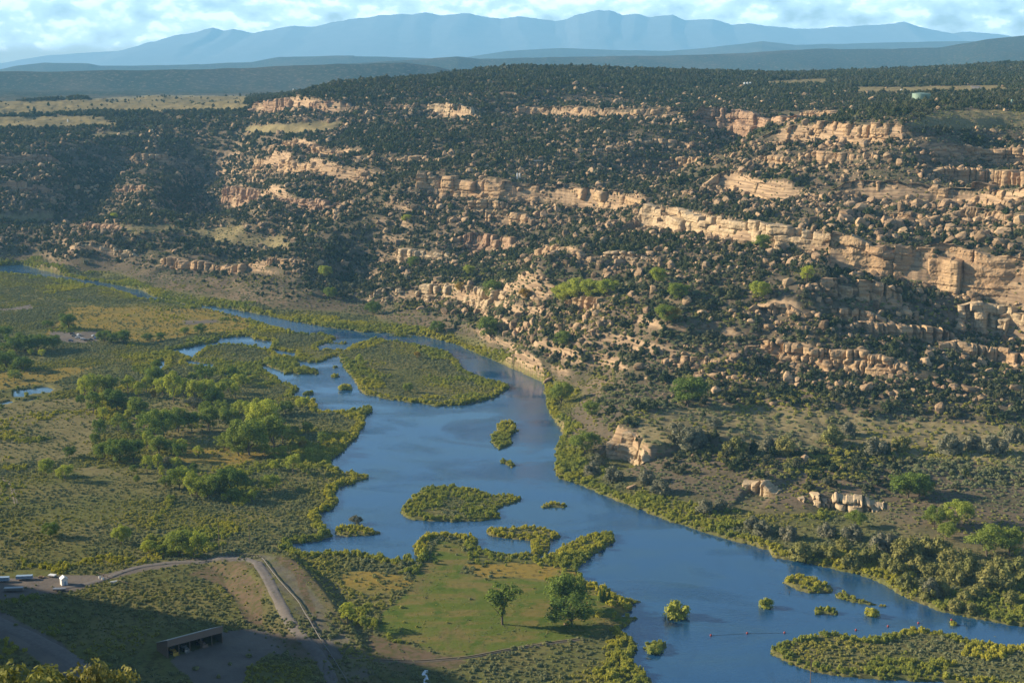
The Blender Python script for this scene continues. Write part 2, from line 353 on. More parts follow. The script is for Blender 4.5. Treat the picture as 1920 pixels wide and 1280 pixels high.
for k, q in ISLES.items():
    hv = 0 if len(k) == 0 else 5.0 * (GV - 95) / 1000
    isl |= inpoly(GUn, GVn, q) & inpoly(GUn, GVn - hv, q)
LEADS = [[(516,656),(552,662),(552,671),(518,666)],[(598,648),(612,643),(642,646),(642,656),(612,656),(598,658)],[(492,684),(522,694),(534,702),(524,709),(494,694)],
 [(545,616),(600,614),(610,622),(592,628),(550,626)],[(640,652),(655,640),(692,630),(694,638),(662,647),(646,658)],[(560,676),(600,684),(606,692),(590,690),(556,682)],[(352,676),(400,684),(404,690),(350,682)],[(420,700),(470,706),(472,711),(420,706)]]
for q in LEADS:
    m_ = inpoly(GUn, GVn, q); isl &= ~m_; wat |= m_
wat &= ~isl
pond = np.zeros(GX.shape, bool)
for q in POND: pond |= inpoly(GU + band_u(1.5, 9, 3), GV + band_u(0.7, 9, 5), q)
def edt(mask, rmax=30.0):                  # distance (m) to the nearest True cell
    n = int(rmax / RC); big = 1e6; d = np.where(mask, 0.0, big)
    col = d.copy()
    for k in range(1, n + 1):
        col[:, k:] = np.minimum(col[:, k:], d[:, :-k] + (k * RC) ** 2); col[:, :-k] = np.minimum(col[:, :-k], d[:, k:] + (k * RC) ** 2)
    out = col.copy()
    for k in range(1, n + 1):
        out[k:] = np.minimum(out[k:], col[:-k] + (k * RC) ** 2); out[:-k] = np.minimum(out[:-k], col[k:] + (k * RC) ** 2)
    return np.minimum(np.sqrt(out), rmax)
wet = wat | pond
SDW = edt(wet) - edt(~wet)                 # > 0 on land, < 0 in water
SDR = edt(wat) - edt(~wat)
def grid_at(G, x, y, out):
    fx = (np.asarray(x) - RX0) / RC; fy = (np.asarray(y) - RY0) / RC
    ok = (fx >= 0) & (fx < len(gx) - 1) & (fy >= 0) & (fy < len(gy) - 1)
    ix = np.clip(fx.astype(int), 0, len(gx) - 2); iy = np.clip(fy.astype(int), 0, len(gy) - 2)
    tx = np.clip(fx - ix, 0, 1); ty = np.clip(fy - iy, 0, 1)
    v = (G[iy, ix] * (1 - tx) + G[iy, ix + 1] * tx) * (1 - ty) + (G[iy + 1, ix] * (1 - tx) + G[iy + 1, ix + 1] * tx) * ty
    return np.where(ok, v, out)

# ------------------------------------------------------------------ terrain heights
FLOOR = [(0,1280),(300,1280),(700,1280),(1100,1280),(1500,1280),(1920,1290),(2300,1330),(-350,1280),(0,1100),(0,900),(0,750),(0,620),(0,540),(-300,1000),
 (-350,750),(-400,600),(300,1000),(300,800),(300,650),(600,1000),(600,800),(600,650),(850,900),(850,720),(950,1000),(1000,850),(1250,1100),(1600,1200),
 (1150,1000),(-300,560),(150,565),(380,610),(480,640),(-500,520),(200,560),(-760,1280),(-760,1000),(-760,800),(-760,680),(-760,600),(-760,550)]
PTS = [(u, v, -4) for u, v in FLOOR] + [(-400,497,1),(60,500,1),(180,515,2),(290,550,2),(420,570,2),(540,588,2),(640,608,2),(760,621,2),(850,637,2),(940,674,2),(1012,714,2),
 (1042,780,2),(1066,850,2),(1120,905,2),(1250,960,2),(1400,1010,2),(1520,1040,2),(1700,1095,2),(1800,1140,2),(1920,1160,2),(2200,1200,2),(2400,1215,2),
 (1130,790,14),(1150,850,6),(1200,800,16),(1300,790,17),(1400,800,16),(1400,770,18),(1550,790,18),(1700,800,18),(1700,860,15),(1900,800,20),(1900,860,17),
 (2200,860,20),(1400,880,12),(1250,870,10),(1500,920,9),(1650,900,12),(1650,940,7),(1850,960,9),(1850,900,14),(1500,970,4),(1700,1020,4),(1900,1050,4),(2200,1100,4),
 (1120,760,12),(1250,750,20),(1500,755,22),(1700,770,23),(1900,780,24),(2250,790,26),
 (1040,700,8),(1120,690,18),(1250,680,32),(1400,680,36),(1600,690,38),(1800,710,35),(1920,720,33),(2200,730,34),(900,640,5),(1000,640,25),(1100,620,42),
 (1250,600,58),(1400,640,48),(1600,660,46),(1730,690,41),(1520,530,85),(1690,550,76),(1850,575,66),(1920,600,60),
 (780,335,115),(930,345,114),(1070,352,112),(1220,380,110),(1400,425,106),(1560,450,104),(1700,480,97),(1850,510,90),(1920,520,88),(2250,560,82),
 (1100,540,62),(1250,500,80),(1000,500,72),(900,450,62),(800,470,50),(700,480,38),(900,560,30),(760,560,20),(700,590,6),(620,580,6),(560,540,20),(640,520,20),
 (1220,340,122),(1350,320,138),(1440,345,132),(1430,240,178),(1600,340,140),(1600,238,185),(1850,355,135),(1850,280,165),(1850,210,197),(1920,200,200),(2250,250,195),
 (1700,250,182),(1760,215,196),(1730,186,203),(1900,192,204),(1600,200,192),(1510,212,186),(1400,270,155),(1250,300,140),(1300,240,168),(1300,208,182),(1420,214,180),
 (1000,235,163),(1000,200,180),(1000,300,135),(1000,330,120),(850,300,130),(850,250,153),(850,215,170),(850,195,182),(700,300,126),(600,310,118),(500,292,116),
 (600,370,85),(600,430,60),(600,480,40),(500,400,70),(500,450,42),(400,437,45),(280,425,50),(330,480,25),(250,470,26),(300,530,8),(180,480,20),(140,450,35),
 (80,430,36),(60,470,14),(0,450,25),(0,410,40),(100,400,45),(0,380,55),(100,340,80),(200,330,85),(100,290,105),(300,290,103),(380,305,88),(400,360,66),
 (-300,300,105),(-300,420,40),(200,250,128),(50,230,138),(300,200,152),(100,198,152),(450,190,165),(420,230,144),(545,240,148),(640,240,150),(550,190,182),(550,212,168),
 (700,200,178),(700,170,198),(640,157,206),(760,150,209),(860,139,218),(960,127,228),(1100,131,226),(1250,134,220),(1000,165,205),(1250,170,198),
 (1500,140,214),(1700,135,218),(1920,119,232),(2250,119,232),(1750,160,208),(1450,156,206),(300,181,158),(100,187,156),(-300,195,152)]
dpts = [(u, D, z) for D, zs in ((3350, (128, 128, 150, 175, 185, 205, 220, 222)), (4300, (118, 118, 122, 150, 160, 165, 170, 170)))
        for u, z in zip((-300, 100, 400, 700, 1000, 1400, 1900, 2300), zs) if not (D == 3350 and u > 1600)]
A, L, Z = [], [], []
for u, v, z in PTS:
    x, y = at_z(u, v, z); A.append(x / y); L.append(math.log(y)); Z.append(z)
for u, D, z in dpts:
    A.append((u - 960) / F); L.append(math.log(D)); Z.append(z)
A, L, Z = map(np.array, (A, L, Z)); N = len(Z); CC = 0.012
K = np.sqrt((A[:, None] - A) ** 2 + (L[:, None] - L) ** 2 + CC ** 2) + np.eye(N) * 2e-4
P = np.c_[np.ones(N), A, L]
sol = np.linalg.solve(np.block([[K, P], [P.T, np.zeros((3, 3))]]), np.r_[Z, 0, 0, 0])
TA = np.linspace(-0.62, 0.62, 260); TL = np.linspace(math.log(480), math.log(4400), 330)
TT = np.zeros((len(TL), len(TA)))
for i, l in enumerate(TL):
    k = np.sqrt((TA[:, None] - A) ** 2 + (l - L) ** 2 + CC ** 2)
    TT[i] = k @ sol[:N] + sol[N] + sol[N + 1] * TA + sol[N + 2] * l
def base_rbf(x, y):
    a = np.clip(x / y, TA[0], TA[-1] - 1e-6); l = np.clip(np.log(y), TL[0], TL[-1] - 1e-6)
    fa = (a - TA[0]) / (TA[1] - TA[0]); fl_ = (l - TL[0]) / (TL[1] - TL[0]); ia = fa.astype(int); il = fl_.astype(int)
    ia = np.minimum(ia, len(TA) - 2); il = np.minimum(il, len(TL) - 2); ta = fa - ia; tl = fl_ - il
    return (TT[il, ia] * (1 - ta) + TT[il, ia + 1] * ta) * (1 - tl) + (TT[il + 1, ia] * (1 - ta) + TT[il + 1, ia + 1] * ta) * tl
RIDGES = [   # crest outline (u, v), crest distance, front slope, back slope, roughness
 ([(-900,140),(-300,130),(0,134),(100,134),(230,131),(300,131),(500,126),(640,121),(760,117),(820,124),(880,140),(960,175),(3000,230)], 7000, 0.20, 0.10, 9),
 ([(-900,160),(300,150),(560,128),(700,117),(800,110),(860,106),(900,111),(1000,109),(1100,107),(1250,105),(1400,99),(1500,93),(1650,92),(1750,89),(1830,75),(1920,66),(2100,62),(2800,64)], 10500, 0.11, 0.06, 11),
 ([(-900,118),(-100,128),(0,133),(50,123),(100,117),(180,119),(200,123),(330,122),(480,116),(530,108),(660,105),(800,109),(830,112),(950,125),(3000,140)], 15000, 0.10, 0.08, 12),
 ([(-900,150),(700,140),(850,111),(950,96),(1050,91),(1150,95),(1250,96),(1330,89),(1420,78),(1480,85),(1700,79),(1790,78),(2000,82),(2800,90)], 20000, 0.09, 0.08, 14)]
HILL_EDGE = [(700, -120), (120, -10), (-60, 6), (-290, 220), (-455, 470), (-600, 686), (-740, 709), (-1600, 709)]
EMB = [at_z(u, v, z) + (z, wd) for u, v, z, wd in ((440,1042,3.6,8),(500,1050,5.4,12),(535,1080,6.0,12),(565,1120,5.4,12),(600,1165,4.0,11),(635,1210,2.2,10),(668,1262,1.2,9))]
CANYONS = [([(450,1800),(420,1960),(398,2130),(385,2290),(408,2440)], 44, 62), ([(118,1890),(150,2030),(182,2160),(206,2300),(232,2420)], 38, 62), ([(1090,1650),(1240,1705),(1370,1765),(1460,1845),(1505,1920)], 30, 70)]
CANYONS = [([((u - 960) / F * D, D) for u, D in q], dp, w_) for q, dp, w_ in CANYONS]
CLIFFS = []                                # filled below: dict(pts, h)
def zfun(x, y, cliffs=True):
    x = np.asarray(x, float); y = np.asarray(y, float)
    z = base_rbf(x, np.maximum(y, 1.0)); far = sstep(y, 3600, 4400); z = z * (1 - far) + (118 - 0.0085 * (y - 4000)) * far
    up = sstep(z, 4, 22) * (1 - sstep(y, 5000, 9000))
    wx, wy = x + 20 * fbm(x, y, 90, 2, 60), y + 20 * fbm(x, y, 90, 2, 61)
    gully = np.abs(fbm(wx, wy, 150, 3, 62))
    plat = sstep(z, 185, 200)
    z = z + up * (1 - 0.6 * plat) * (5.0 * fbm(x, y, 130, 3, 20) - 9.0 * (0.25 - gully) * sstep(0.3 - gully, 0, 0.3) + 2.2 * fbm(x, y, 22, 3, 21))
    for pts, dp, w_ in CANYONS:
        m = (y > 1550) & (y < 2700)
        if m.any():
            d, par, side = polydist(x[m], y[m], pts); e_ = sstep(par, 0, 1.2) * sstep(len(pts) - 1 - par, 0, 0.8)
            z[m] = np.maximum(z[m] - dp * e_ * np.exp(-(d / (w_ * (1 + 0.3 * fbm(x[m], y[m], 50, 2, 63)))) ** 2), np.minimum(z[m], 10.0))
    q = (z + 5 * fbm(x, y, 160, 2, 30)) / 15.0; fr = q - np.floor(q)
    zt = (np.floor(q) + sstep(fr, 0.62, 0.95)) * 15.0 - 5 * fbm(x, y, 160, 2, 30)
    k = up * (1 - plat) * sstep(fbm(x, y, 70, 3, 31), -0.35, 0.5) * 0.5
    z = z * (1 - k) + zt * k + up * 0.9 * fbm(x, y, 6, 2, 22)
    if cliffs:
        for c in CLIFFS:
            x0, x1, y0, y1 = c['bb']; m = (x > x0) & (x < x1) & (y > y0) & (y < y1)
            if not m.any(): continue
            d, par, side = polydist(x[m], y[m], c['pts']); h = np.interp(par, np.arange(len(c['hs'])), c['hs'])
            arc = np.interp(par, np.arange(len(c['S'])), c['S']); tp = min(28.0 if c is not CLIFFS[1] and c is not CLIFFS[2] else 6.0, 0.35 * c['S'][-1]) if 'bluff' not in c['label'] else 5.0; ends = sstep(arc, 0, tp) * sstep(c['S'][-1] - arc, 0, tp)
            s = d * side; hh = h * ends
            z[m] += hh * (sstep(s, -1.5, 5.0) - 0.5) * np.exp(-np.maximum(d - 4, 0) / (1.6 * h + 8))
    floor = 0.9 + 0.5 * fbm(x, y, 60, 3, 8)
    fl = np.maximum(z, floor); k = 3.0
    z = np.where(y < 2300, np.where(z > floor + k, z, fl), z)
    for pts, D, kf, kb, rg in RIDGES:      # far mesas
        m = (y > D - 3600) & (y < D + 6000)
        if not m.any(): continue
        u = 960 + F * x[m] / y[m]; vc = np.interp(u, [p[0] for p in pts], [p[1] for p in pts])
        zc = H + (95 - vc) / F * D
        wob = D + D * 0.05 * fbm(x[m], y[m] * 0.0 + 5, D * 0.13, 3, 70)
        dd = y[m] - wob
        zz = zc - np.where(dd < 0, -dd * kf, np.maximum(dd - D * 0.03, 0) * kb) + np.where(np.abs(dd) < 60, 0, rg * fbm(x[m], y[m], D * 0.03, 4, 71)) \
            - np.where(dd < 0, 26 * np.abs(fbm(x[m], y[m] * 0.6, D * 0.05, 3, 72)) * sstep(-dd, 40, 400), 0)
        z[m] = np.maximum(z[m], zz)
    sdw = grid_at(SDW, x, y, 30.0)
    near = (y > RY0) & (y < RY1) & (sdw < 29)
    shore = sstep(sdw, -1.5, 2.5)
    z = np.where(near & (z < 12), -1.6 + (z + 1.6) * shore, np.where(near, -1.6 + (z + 1.6) * sstep(sdw, -1.5, 6), z))
    ex = [p[:2] for p in EMB]; m = (x > -190) & (x < 0) & (y > 520) & (y < 860)
    if m.any():
        d, par, side = polydist(x[m], y[m], ex); ii = np.arange(len(EMB))
        ez = np.interp(par, ii, [p[2] for p in EMB]); ew = np.interp(par, ii, [p[3] for p in EMB])
        zz = ez - np.maximum(d - ew, 0) * np.where(side > 0, 0.65, 0.34) + 0.5 * fbm(x[m], y[m], 8, 3, 90)
        z[m] = np.maximum(z[m], zz)
    m = (y < 1100)
    if m.any():
        d, par, side = polydist(x[m], y[m], HILL_EDGE)
        sgn = d * np.where(side > 0, -1, 1)
        zz = 254 - np.maximum(sgn, 0) * (1.05 + 0.3 * sstep(-x[m], 300, 480)) * (1 + 0.10 * fbm(x[m], y[m], 60, 3, 95)) + 3.0 * fbm(x[m], y[m], 40, 3, 96)
        dc = np.hypot(x[m], y[m]); zz = np.minimum(zz, 256 - 3.0 * sstep(40 - dc, 0, 40) - np.maximum(0, y[m]) * 0.62 * sstep(60 - np.abs(x[m]), 0, 30))
        zz = np.maximum(zz, 206 - 1.5 * np.maximum(np.hypot(x[m] + 32, y[m] - 97) - 5, 0) + 1.5 * fbm(x[m], y[m], 9, 2, 97))
        z[m] = np.maximum(z[m], zz)
    return z

# ------------------------------------------------------------------ sandstone ledges: top edge as (u, v) and face height in photo pixels
LEDGES = [
 ('long tan ledge at its far western end, under the twin white posts', [(778,332),(830,333),(875,337),(930,344),(1010,350),(1070,350),(1150,360),(1222,371)], 30, M_ROCK),
 ('bright middle stretch of the long tan ledge', [(1200,381),(1260,390),(1330,408),(1400,420),(1460,428),(1520,433),(1562,441)], 38, M_PALE),
 ('tall massive eastern stretch of the long tan ledge, thickest cliff of the slope', [(1552,446),(1640,455),(1700,463),(1790,476),(1850,490),(1920,502),(2120,524)], 60, M_ROCK),
 ('pillared rim cliff on the mesa edge below the grassy knoll', [(1425,246),(1480,241),(1530,233),(1600,236),(1690,243),(1722,250)], 27, M_ROCK),
 ('thin rim ledge right of the pillared rim cliff', [(1722,282),(1780,276),(1840,279),(1920,281),(2080,284)], 18, M_ROCK),
 ('fractured block ledge between pillared rim and long ledge', [(1320,332),(1370,318),(1400,332),(1440,346),(1512,350)], 30, M_ROCK),
 ('smooth sloping upper ledge above a big boulder field', [(1560,346),(1610,337),(1660,346),(1740,351),(1820,353),(1920,359),(2080,362)], 28, M_ROCK),
 ('short ledge with square blocks right under the massive cliff', [(1520,526),(1560,521),(1620,531),(1692,546)], 25, M_ROCK),
 ('pale ledge at the right edge low on the slope', [(1798,566),(1860,571),(1920,581),(2060,592)], 25, M_PALE),
 ('lowest tan ledge above the juniper slope', [(1402,630),(1440,636),(1500,651),(1560,660),(1640,669),(1732,691)], 25, M_ROCK),
 ('small reddish ledge in the middle of the slope', [(858,438),(920,440),(982,452)], 20, M_RED),
 ('thin pale ledge low on the western slope', [(718,467),(770,468),(852,477)], 15, M_PALE),
 ('broken ledge right of the small reddish ledge', [(1008,463),(1060,468),(1102,479)], 15, M_ROCK),
 ('white outcrop band just above the riverside trees', [(688,548),(740,545),(800,533),(850,536),(900,541),(970,545),(1042,550)], 22, M_PALE),
 ('ledge crowning the wooded promontory', [(474,292),(530,294),(560,306),(620,311),(722,321)], 20, M_ROCK),
 ('thin cap ledge above the promontory ledge', [(508,269),(560,266),(600,276),(690,291)], 12, M_ROCK),
 ('red lower cliff band of the promontory', [(414,350),(450,352),(520,370),(580,376),(650,382)], 15, M_RED),
 ('red columned cliff on the plateau rim far left', [(469,191),(530,189),(600,190),(662,196)], 19, M_RED),
 ('yellowish cliff corner in the middle of the plateau rim', [(802,192),(850,200),(892,209)], 22, M_PALE),
 ('shadowed plateau rim cliff with a bright notch', [(958,198),(1040,199),(1110,202),(1200,204),(1300,203)], 20, M_ROCK),
 ('dark shaded cliff at the head of the side canyon', [(1298,208),(1400,215),(1502,218)], 30, M_RED),
 ('sunlit block ledge at the top of the side canyon', [(1498,209),(1570,213)], 12, M_ROCK),
 ('hazy cliff band at the left edge', [(-120,288),(0,291),(60,290),(112,294)], 20, M_RED),
 ('flat topped hazy ledge beside the left canyon', [(240,293),(300,291),(352,291)], 15, M_ROCK),
 ('lower hazy red band at the left edge', [(-120,340),(0,343),(60,346),(100,352)], 14, M_RED),
 ('small ledge on the spur between left canyons', [(214,351),(250,348),(282,350)], 12, M_RED),
 ('yellow outcrops above the far river bend', [(138,452),(185,456),(225,468),(262,477)], 15, M_PALE),
 ('broken ledge below the dry grass benches', [(298,482),(350,490),(420,500),(500,488),(565,480)], 15, M_ROCK),
 ('pale bluff standing over the right river bank', [(1140,800),(1172,806),(1192,822),(1212,846)], 58, M_PALE),
 ('whitish outcrop on the low right terrace', [(1393,897),(1425,903),(1462,917)], 20, M_PALE),
 ('grey white outcrop among bushes on the low right terrace', [(1500,934),(1540,930),(1580,932),(1660,942)], 18, M_PALE),
 ('short ledge over the juniper slope right of the river bend', [(1300,700),(1345,696),(1390,702)], 14, M_ROCK),
 ('tan outcrop below the bright ledge', [(1060,560),(1100,556),(1145,566)], 12, M_ROCK),
 ('small ledge above the reddish ledge', [(905,395),(960,402),(1010,410)], 14, M_ROCK),
 ('thin ledge under the pillared rim cliff', [(1500,290),(1560,284),(1640,292)], 14, M_ROCK),
 ('broad broken ledge at the right edge under the upper ledge', [(1780,392),(1850,396),(1920,404),(2060,410)], 18, M_ROCK),
 ('short low ledge at the right edge above the terrace', [(1760,640),(1830,648),(1920,660),(2040,668)], 14, M_ROCK),
 ('scattered caprock on the plateau left of the white posts', [(660,292),(730,296),(800,290)], 9, M_ROCK),
 ('low band of boulders under the plateau rim', [(1180,262),(1240,258),(1300,268)], 11, M_ROCK),
 ('thin ledge halfway between the square-block ledge and the lowest tan ledge', [(1600,600),(1690,610),(1790,622)], 15, M_ROCK),
 ('small ledge inside the upper boulder field', [(1640,402),(1700,404),(1765,412)], 15, M_ROCK),
 ('thin ledge above the fractured block ledge', [(1420,290),(1460,294),(1502,300)], 13, M_ROCK),
 ('low outcrop at the mouth of the side canyon', [(1245,302),(1290,296),(1335,298)], 11, M_ROCK),
 ('short ledge below the bright long ledge', [(1130,470),(1170,472),(1215,481)], 13, M_PALE),
 ('narrow ledge just under the far western long ledge', [(880,374),(920,377),(965,384)], 11, M_ROCK),
 ('short ledge above the vivid green tree', [(1420,566),(1465,571),(1512,582)], 15, M_ROCK),
 ('ledge row between the long ledge and the lowest tan ledge', [(1545,575),(1600,580),(1662,593)], 15, M_ROCK),
 ('upper right broken ledge under the grassy knoll', [(1740,318),(1800,314),(1900,322),(2040,326)], 16, M_ROCK),
 ('row of blocks low on the slope above the round bright tree', [(1240,672),(1290,668),(1350,674)], 14, M_ROCK),
 ('small cliff on the spur left of the dry benches', [(150,418),(200,420),(250,428)], 10, M_RED),
]
class Ground:                              # ray casting on a polar height grid
    def __init__(s, a, l, z): s.a, s.l, s.z, s.y = a, l, z, np.exp(l)
    def height(s, x, y):
        fa = np.clip((x / y - s.a[0]) / (s.a[1] - s.a[0]), 0, len(s.a) - 1.001); fl_ = np.interp(np.log(y), s.l, np.arange(len(s.l)))
        fl_ = np.clip(fl_, 0, len(s.l) - 1.001); ia, il = fa.astype(int), fl_.astype(int); ta, tl = fa - ia, fl_ - il; z = s.z
        return (z[il, ia] * (1 - ta) + z[il, ia + 1] * ta) * (1 - tl) + (z[il + 1, ia] * (1 - ta) + z[il + 1, ia + 1] * ta) * tl
    def hit(s, u, v, ymin=380.0):
        u = np.atleast_1d(np.asarray(u, float)); v = np.atleast_1d(np.asarray(v, float)); dx, dy, dz = ray(u, v); a = dx / dy
        fa = np.clip((a - s.a[0]) / (s.a[1] - s.a[0]), 0, len(s.a) - 1.001); ia = fa.astype(int); ta = fa - ia
        k0 = np.searchsorted(s.y, ymin); zz = s.z[k0:, ia] * (1 - ta) + s.z[k0:, ia + 1] * ta; Y = s.y[k0:]
        zr = H + Y[:, None] * (dz / dy)[None]; below = zr <= zz; i = below.argmax(0); i[~below.any(0)] = len(Y) - 1; i = np.maximum(i, 1)
        c = np.arange(len(u)); g0 = zr[i - 1, c] - zz[i - 1, c]; g1 = zr[i, c] - zz[i, c]; tt = np.clip(g0 / (g0 - g1 + 1e-9), 0, 1)
        yy = Y[i - 1] + (Y[i] - Y[i - 1]) * tt; x = a * yy; return x, yy, s.height(x, yy)
    def visible(s, x, y, z, slack=1.0):
        """True where nothing of the ground hides the point from the photograph's viewpoint"""
        out = np.ones(len(x), bool); a = x / y
        fa = np.clip((a - s.a[0]) / (s.a[1] - s.a[0]), 0, len(s.a) - 1.001).astype(int); sl = (z - H) / y
        for i in range(0, len(x)):
            k = np.searchsorted(s.y, y[i] * 0.985); k0 = np.searchsorted(s.y, 420.0)
            if k > k0: out[i] = np.all(s.z[k0:k, fa[i]] < H + s.y[k0:k] * sl[i] + slack)
        return out
ca = np.linspace(-0.5, 0.5, 520); cl = np.linspace(math.log(420), math.log(3400), 620)
CYY = np.exp(cl)[:, None] * np.ones(len(ca)); G0 = Ground(ca, cl, zfun(ca[None] * CYY, CYY, cliffs=False))
for label, uv, hpx, mat in LEDGES:
    uu = np.array([p[0] for p in uv], float); vv = np.array([p[1] for p in uv], float)
    n = max(len(uu) * 2, 6); k = np.linspace(0, len(uu) - 1, n)
    us = np.interp(k, np.arange(len(uu)), uu); vs = np.interp(k, np.arange(len(uu)), vv) + hpx * 0.5
    x, y, z = G0.hit(us, vs)
    med = np.median(y)                      # keep the band in one piece: smooth the distances along it
    yy = y.copy()
    for _ in range(3):
        yp = np.r_[yy[:1], yy, yy[-1:]]; yy = np.median(np.c_[yp[:-2], yp[1:-1], yp[2:]], axis=1)
        yp = np.r_[yy[:1], yy, yy[-1:]]; yy = (yp[:-2] + 2 * yp[1:-1] + yp[2:]) / 4
    dx, dy, dz = ray(us, vs); x = dx / dy * yy
    pts = np.c_[x, yy]; hm = hpx * yy / F * 1.04
    hs = np.clip(hm, 3, 34); R_ = hs.max() * 4 + 40
    CLIFFS.append(dict(label=label, pts=pts, hs=hs, S=np.r_[0, np.cumsum(np.hypot(*np.diff(pts, axis=0).T))], mat=mat, zmid=H + yy * (dz / dy),
                       bb=(x.min() - R_, x.max() + R_, yy.min() - R_, yy.max() + R_)))

# ------------------------------------------------------------------ ground sheet
NA = 980
ai = np.linspace(-0.48, 0.48, NA); nout = 14
l1 = np.arange(math.log(5), math.log(400), 0.04); l2 = np.arange(math.log(400), math.log(2600), 0.0027)
l3 = np.arange(l2[-1] + 0.0045, math.log(5600), 0.0055); l4 = np.arange(l3[-1] + 0.008, math.log(41000), 0.011)
ll = np.concatenate([l1, l2, l3, l4]); YR = np.exp(ll)
ext = np.minimum(2.6, 1700 / YR); tt = (np.arange(1, nout + 1) / nout) ** 1.3
AA = np.concatenate([-0.48 - ext[:, None] * tt[::-1][None], np.repeat(ai[None], len(ll), 0), 0.48 + ext[:, None] * tt[None]], axis=1)
YY = np.repeat(YR[:, None], AA.shape[1], 1); XX = AA * YY
ZZ = zfun(XX.ravel(), YY.ravel()).reshape(XX.shape)
GR = Ground(ai, ll, ZZ[:, nout:nout + NA])
PU, PV = project(XX, YY, ZZ)
PUn = PU + 22 * fbm(XX, YY, 40, 5, 101); PVn = PV + 7 * fbm(XX, YY, 40, 5, 102) * np.clip((PV - 120) / 300, 0.25, 1)
def paint(polys, d0=0, d1=1e9, grow=0.0):
    m = np.zeros(XX.shape, bool)
    for q in polys: m |= inpoly(PUn, PVn, q)
    return (m & (YY > d0) & (YY < d1)).astype(float)
LAWN = [(812,1008),(850,1022),(872,1048),(862,1078),(930,1086),(1020,1090),(1095,1096),(1140,1130),(1180,1160),(1110,1195),(1000,1206),(880,1236),(805,1212),(700,1184),(722,1150),(768,1105),(796,1045)]
DRY = [[(-200,193),(130,188),(300,178),(470,180),(470,204),(300,210),(200,209),(-200,220)],[(-200,218),(200,219),(215,236),(-200,242)],[(175,246),(255,243),(250,256),(175,258)],
 [(455,237),(560,231),(640,228),(630,243),(540,251),(460,250)],[(224,425),(314,417),(328,432),(236,440)],[(332,436),(450,423),(462,445),(400,452)],[(414,447),(534,438),(540,462),(424,462)],
 [(-100,405),(100,399),(100,412),(-100,416)],[(1700,236),(1760,210),(1850,205),(1960,214),(1960,236),(1800,242)],[(1440,151),(1560,148),(1560,157),(1440,160)],[(1585,164),(1880,160),(1900,172),(1600,176)],
 [(1180,775),(1300,765),(1400,758),(1600,775),(1700,790),(1920,800),(2200,815),(2200,900),(1920,880),(1800,860),(1700,868),(1650,838),(1560,842),(1400,830),(1300,800),(1250,840),(1200,830)]]
FIELD = [[(-100,765),(0,762),(100,750),(170,742),(178,800),(172,850),(100,862),(0,864),(-100,866)],[(140,882),(190,876),(240,890),(170,893)],[(235,790),(245,770),(330,745),(400,760),(440,800),(420,822),(320,835),(260,812)]]
GOLD = [[(-100,702),(0,700),(60,697),(180,687),(110,716),(60,722),(0,733),(-100,735)],[(80,628),(140,575),(260,574),(400,582),(470,596),(478,612),(440,624),(330,634),(280,640),(200,628),(130,612)],
 [(640,1072),(700,1068),(760,1078),(780,1090),(740,1110),(700,1116),(650,1100)],[(870,1058),(1000,1056),(1080,1072),(1060,1088),(900,1084)],[(1100,1120),(1170,1128),(1180,1150),(1120,1150)],[(290,820),(420,835),(520,850),(460,870),(330,862)]]
YARD = [[(-140,1118),(0,1138),(60,1172),(120,1212),(215,1292),(150,1292),(60,1228),(-40,1172),(-140,1150)],[(418,1188),(470,1180),(560,1192),(625,1202),(650,1232),(600,1236),(510,1226),(470,1250),(452,1290),(370,1290),(318,1240),(330,1232),(420,1204)],[(-60,1085),(60,1082),(180,1080),(250,1062),(330,1052),(450,1040),(455,1050),(330,1060),(255,1074),(185,1092),(140,1110),(-60,1125)],
 [(90,620),(130,622),(190,622),(184,640),(120,642),(105,635)],[(0,578),(60,572),(60,580),(0,582)],[(330,605),(400,602),(415,606),(340,612)]]
REDB = [[(390,1062),(460,1050),(482,1100),(492,1150),(500,1180),(460,1168),(440,1140),(410,1100),(340,1080)],[(520,1040),(560,1050),(590,1130),(604,1165),(580,1140),(550,1080)],[(690,1188),(820,1222),(880,1238),(860,1250),(760,1240),(700,1215)]]
cov = np.zeros(XX.shape + (4,)); cov2 = np.zeros_like(cov)
cov[..., 0] = paint([LAWN], 500, 900); cov[..., 1] = np.clip(paint(DRY) + 0.6 * paint(FIELD) * np.clip(0.85 + 0.9 * fbm(XX, YY, 28, 4, 105), 0.2, 1), 0, 1); cov[..., 2] = paint(YARD, 450, 1600)
emd, _, _ = polydist(XX.ravel(), YY.ravel(), [p[:2] for p in EMB]); emd = emd.reshape(XX.shape)
cov[..., 2] = np.maximum(cov[..., 2], sstep(9.0 - emd, 0, 4) * np.clip(0.5 + 0.9 * fbm(XX, YY, 9, 4, 108), 0.1, 0.8))
far_f = sstep(YY, 2500, 3600) * (1 - cov[..., 1]); slope_f = np.clip(0.85 + 0.9 * fbm(XX, YY, 900, 3, 110) + sstep(fbm(XX, YY * 0.5, 260, 3, 111), -0.3, 0.6) * 0.5, 0, 1)
cov[..., 3] = far_f * slope_f
cov2[..., 0] = np.maximum((YY < 2200) * sstep(6.5 - ZZ, 0, 3), (emd < 32) * 1.0); cov2[..., 1] = paint(GOLD, 500, 1800)
cov2[..., 2] = np.maximum(paint(REDB, 500, 900), sstep(26 - emd, 0, 6) * (emd > 8.0) * np.clip(0.45 + 0.9 * fbm(XX, YY, 12, 4, 107), 0, 0.9))
ny, nx = XX.shape; idx = np.arange(nx * ny).reshape(ny, nx)
quads = np.stack([idx[:-1, :-1], idx[:-1, 1:], idx[1:, 1:], idx[1:, :-1]], -1).reshape(-1, 4)
me = mk_mesh('terrain', np.stack([XX, YY, ZZ], -1).reshape(-1, 3), quads, [M_GROUND], smooth=True)
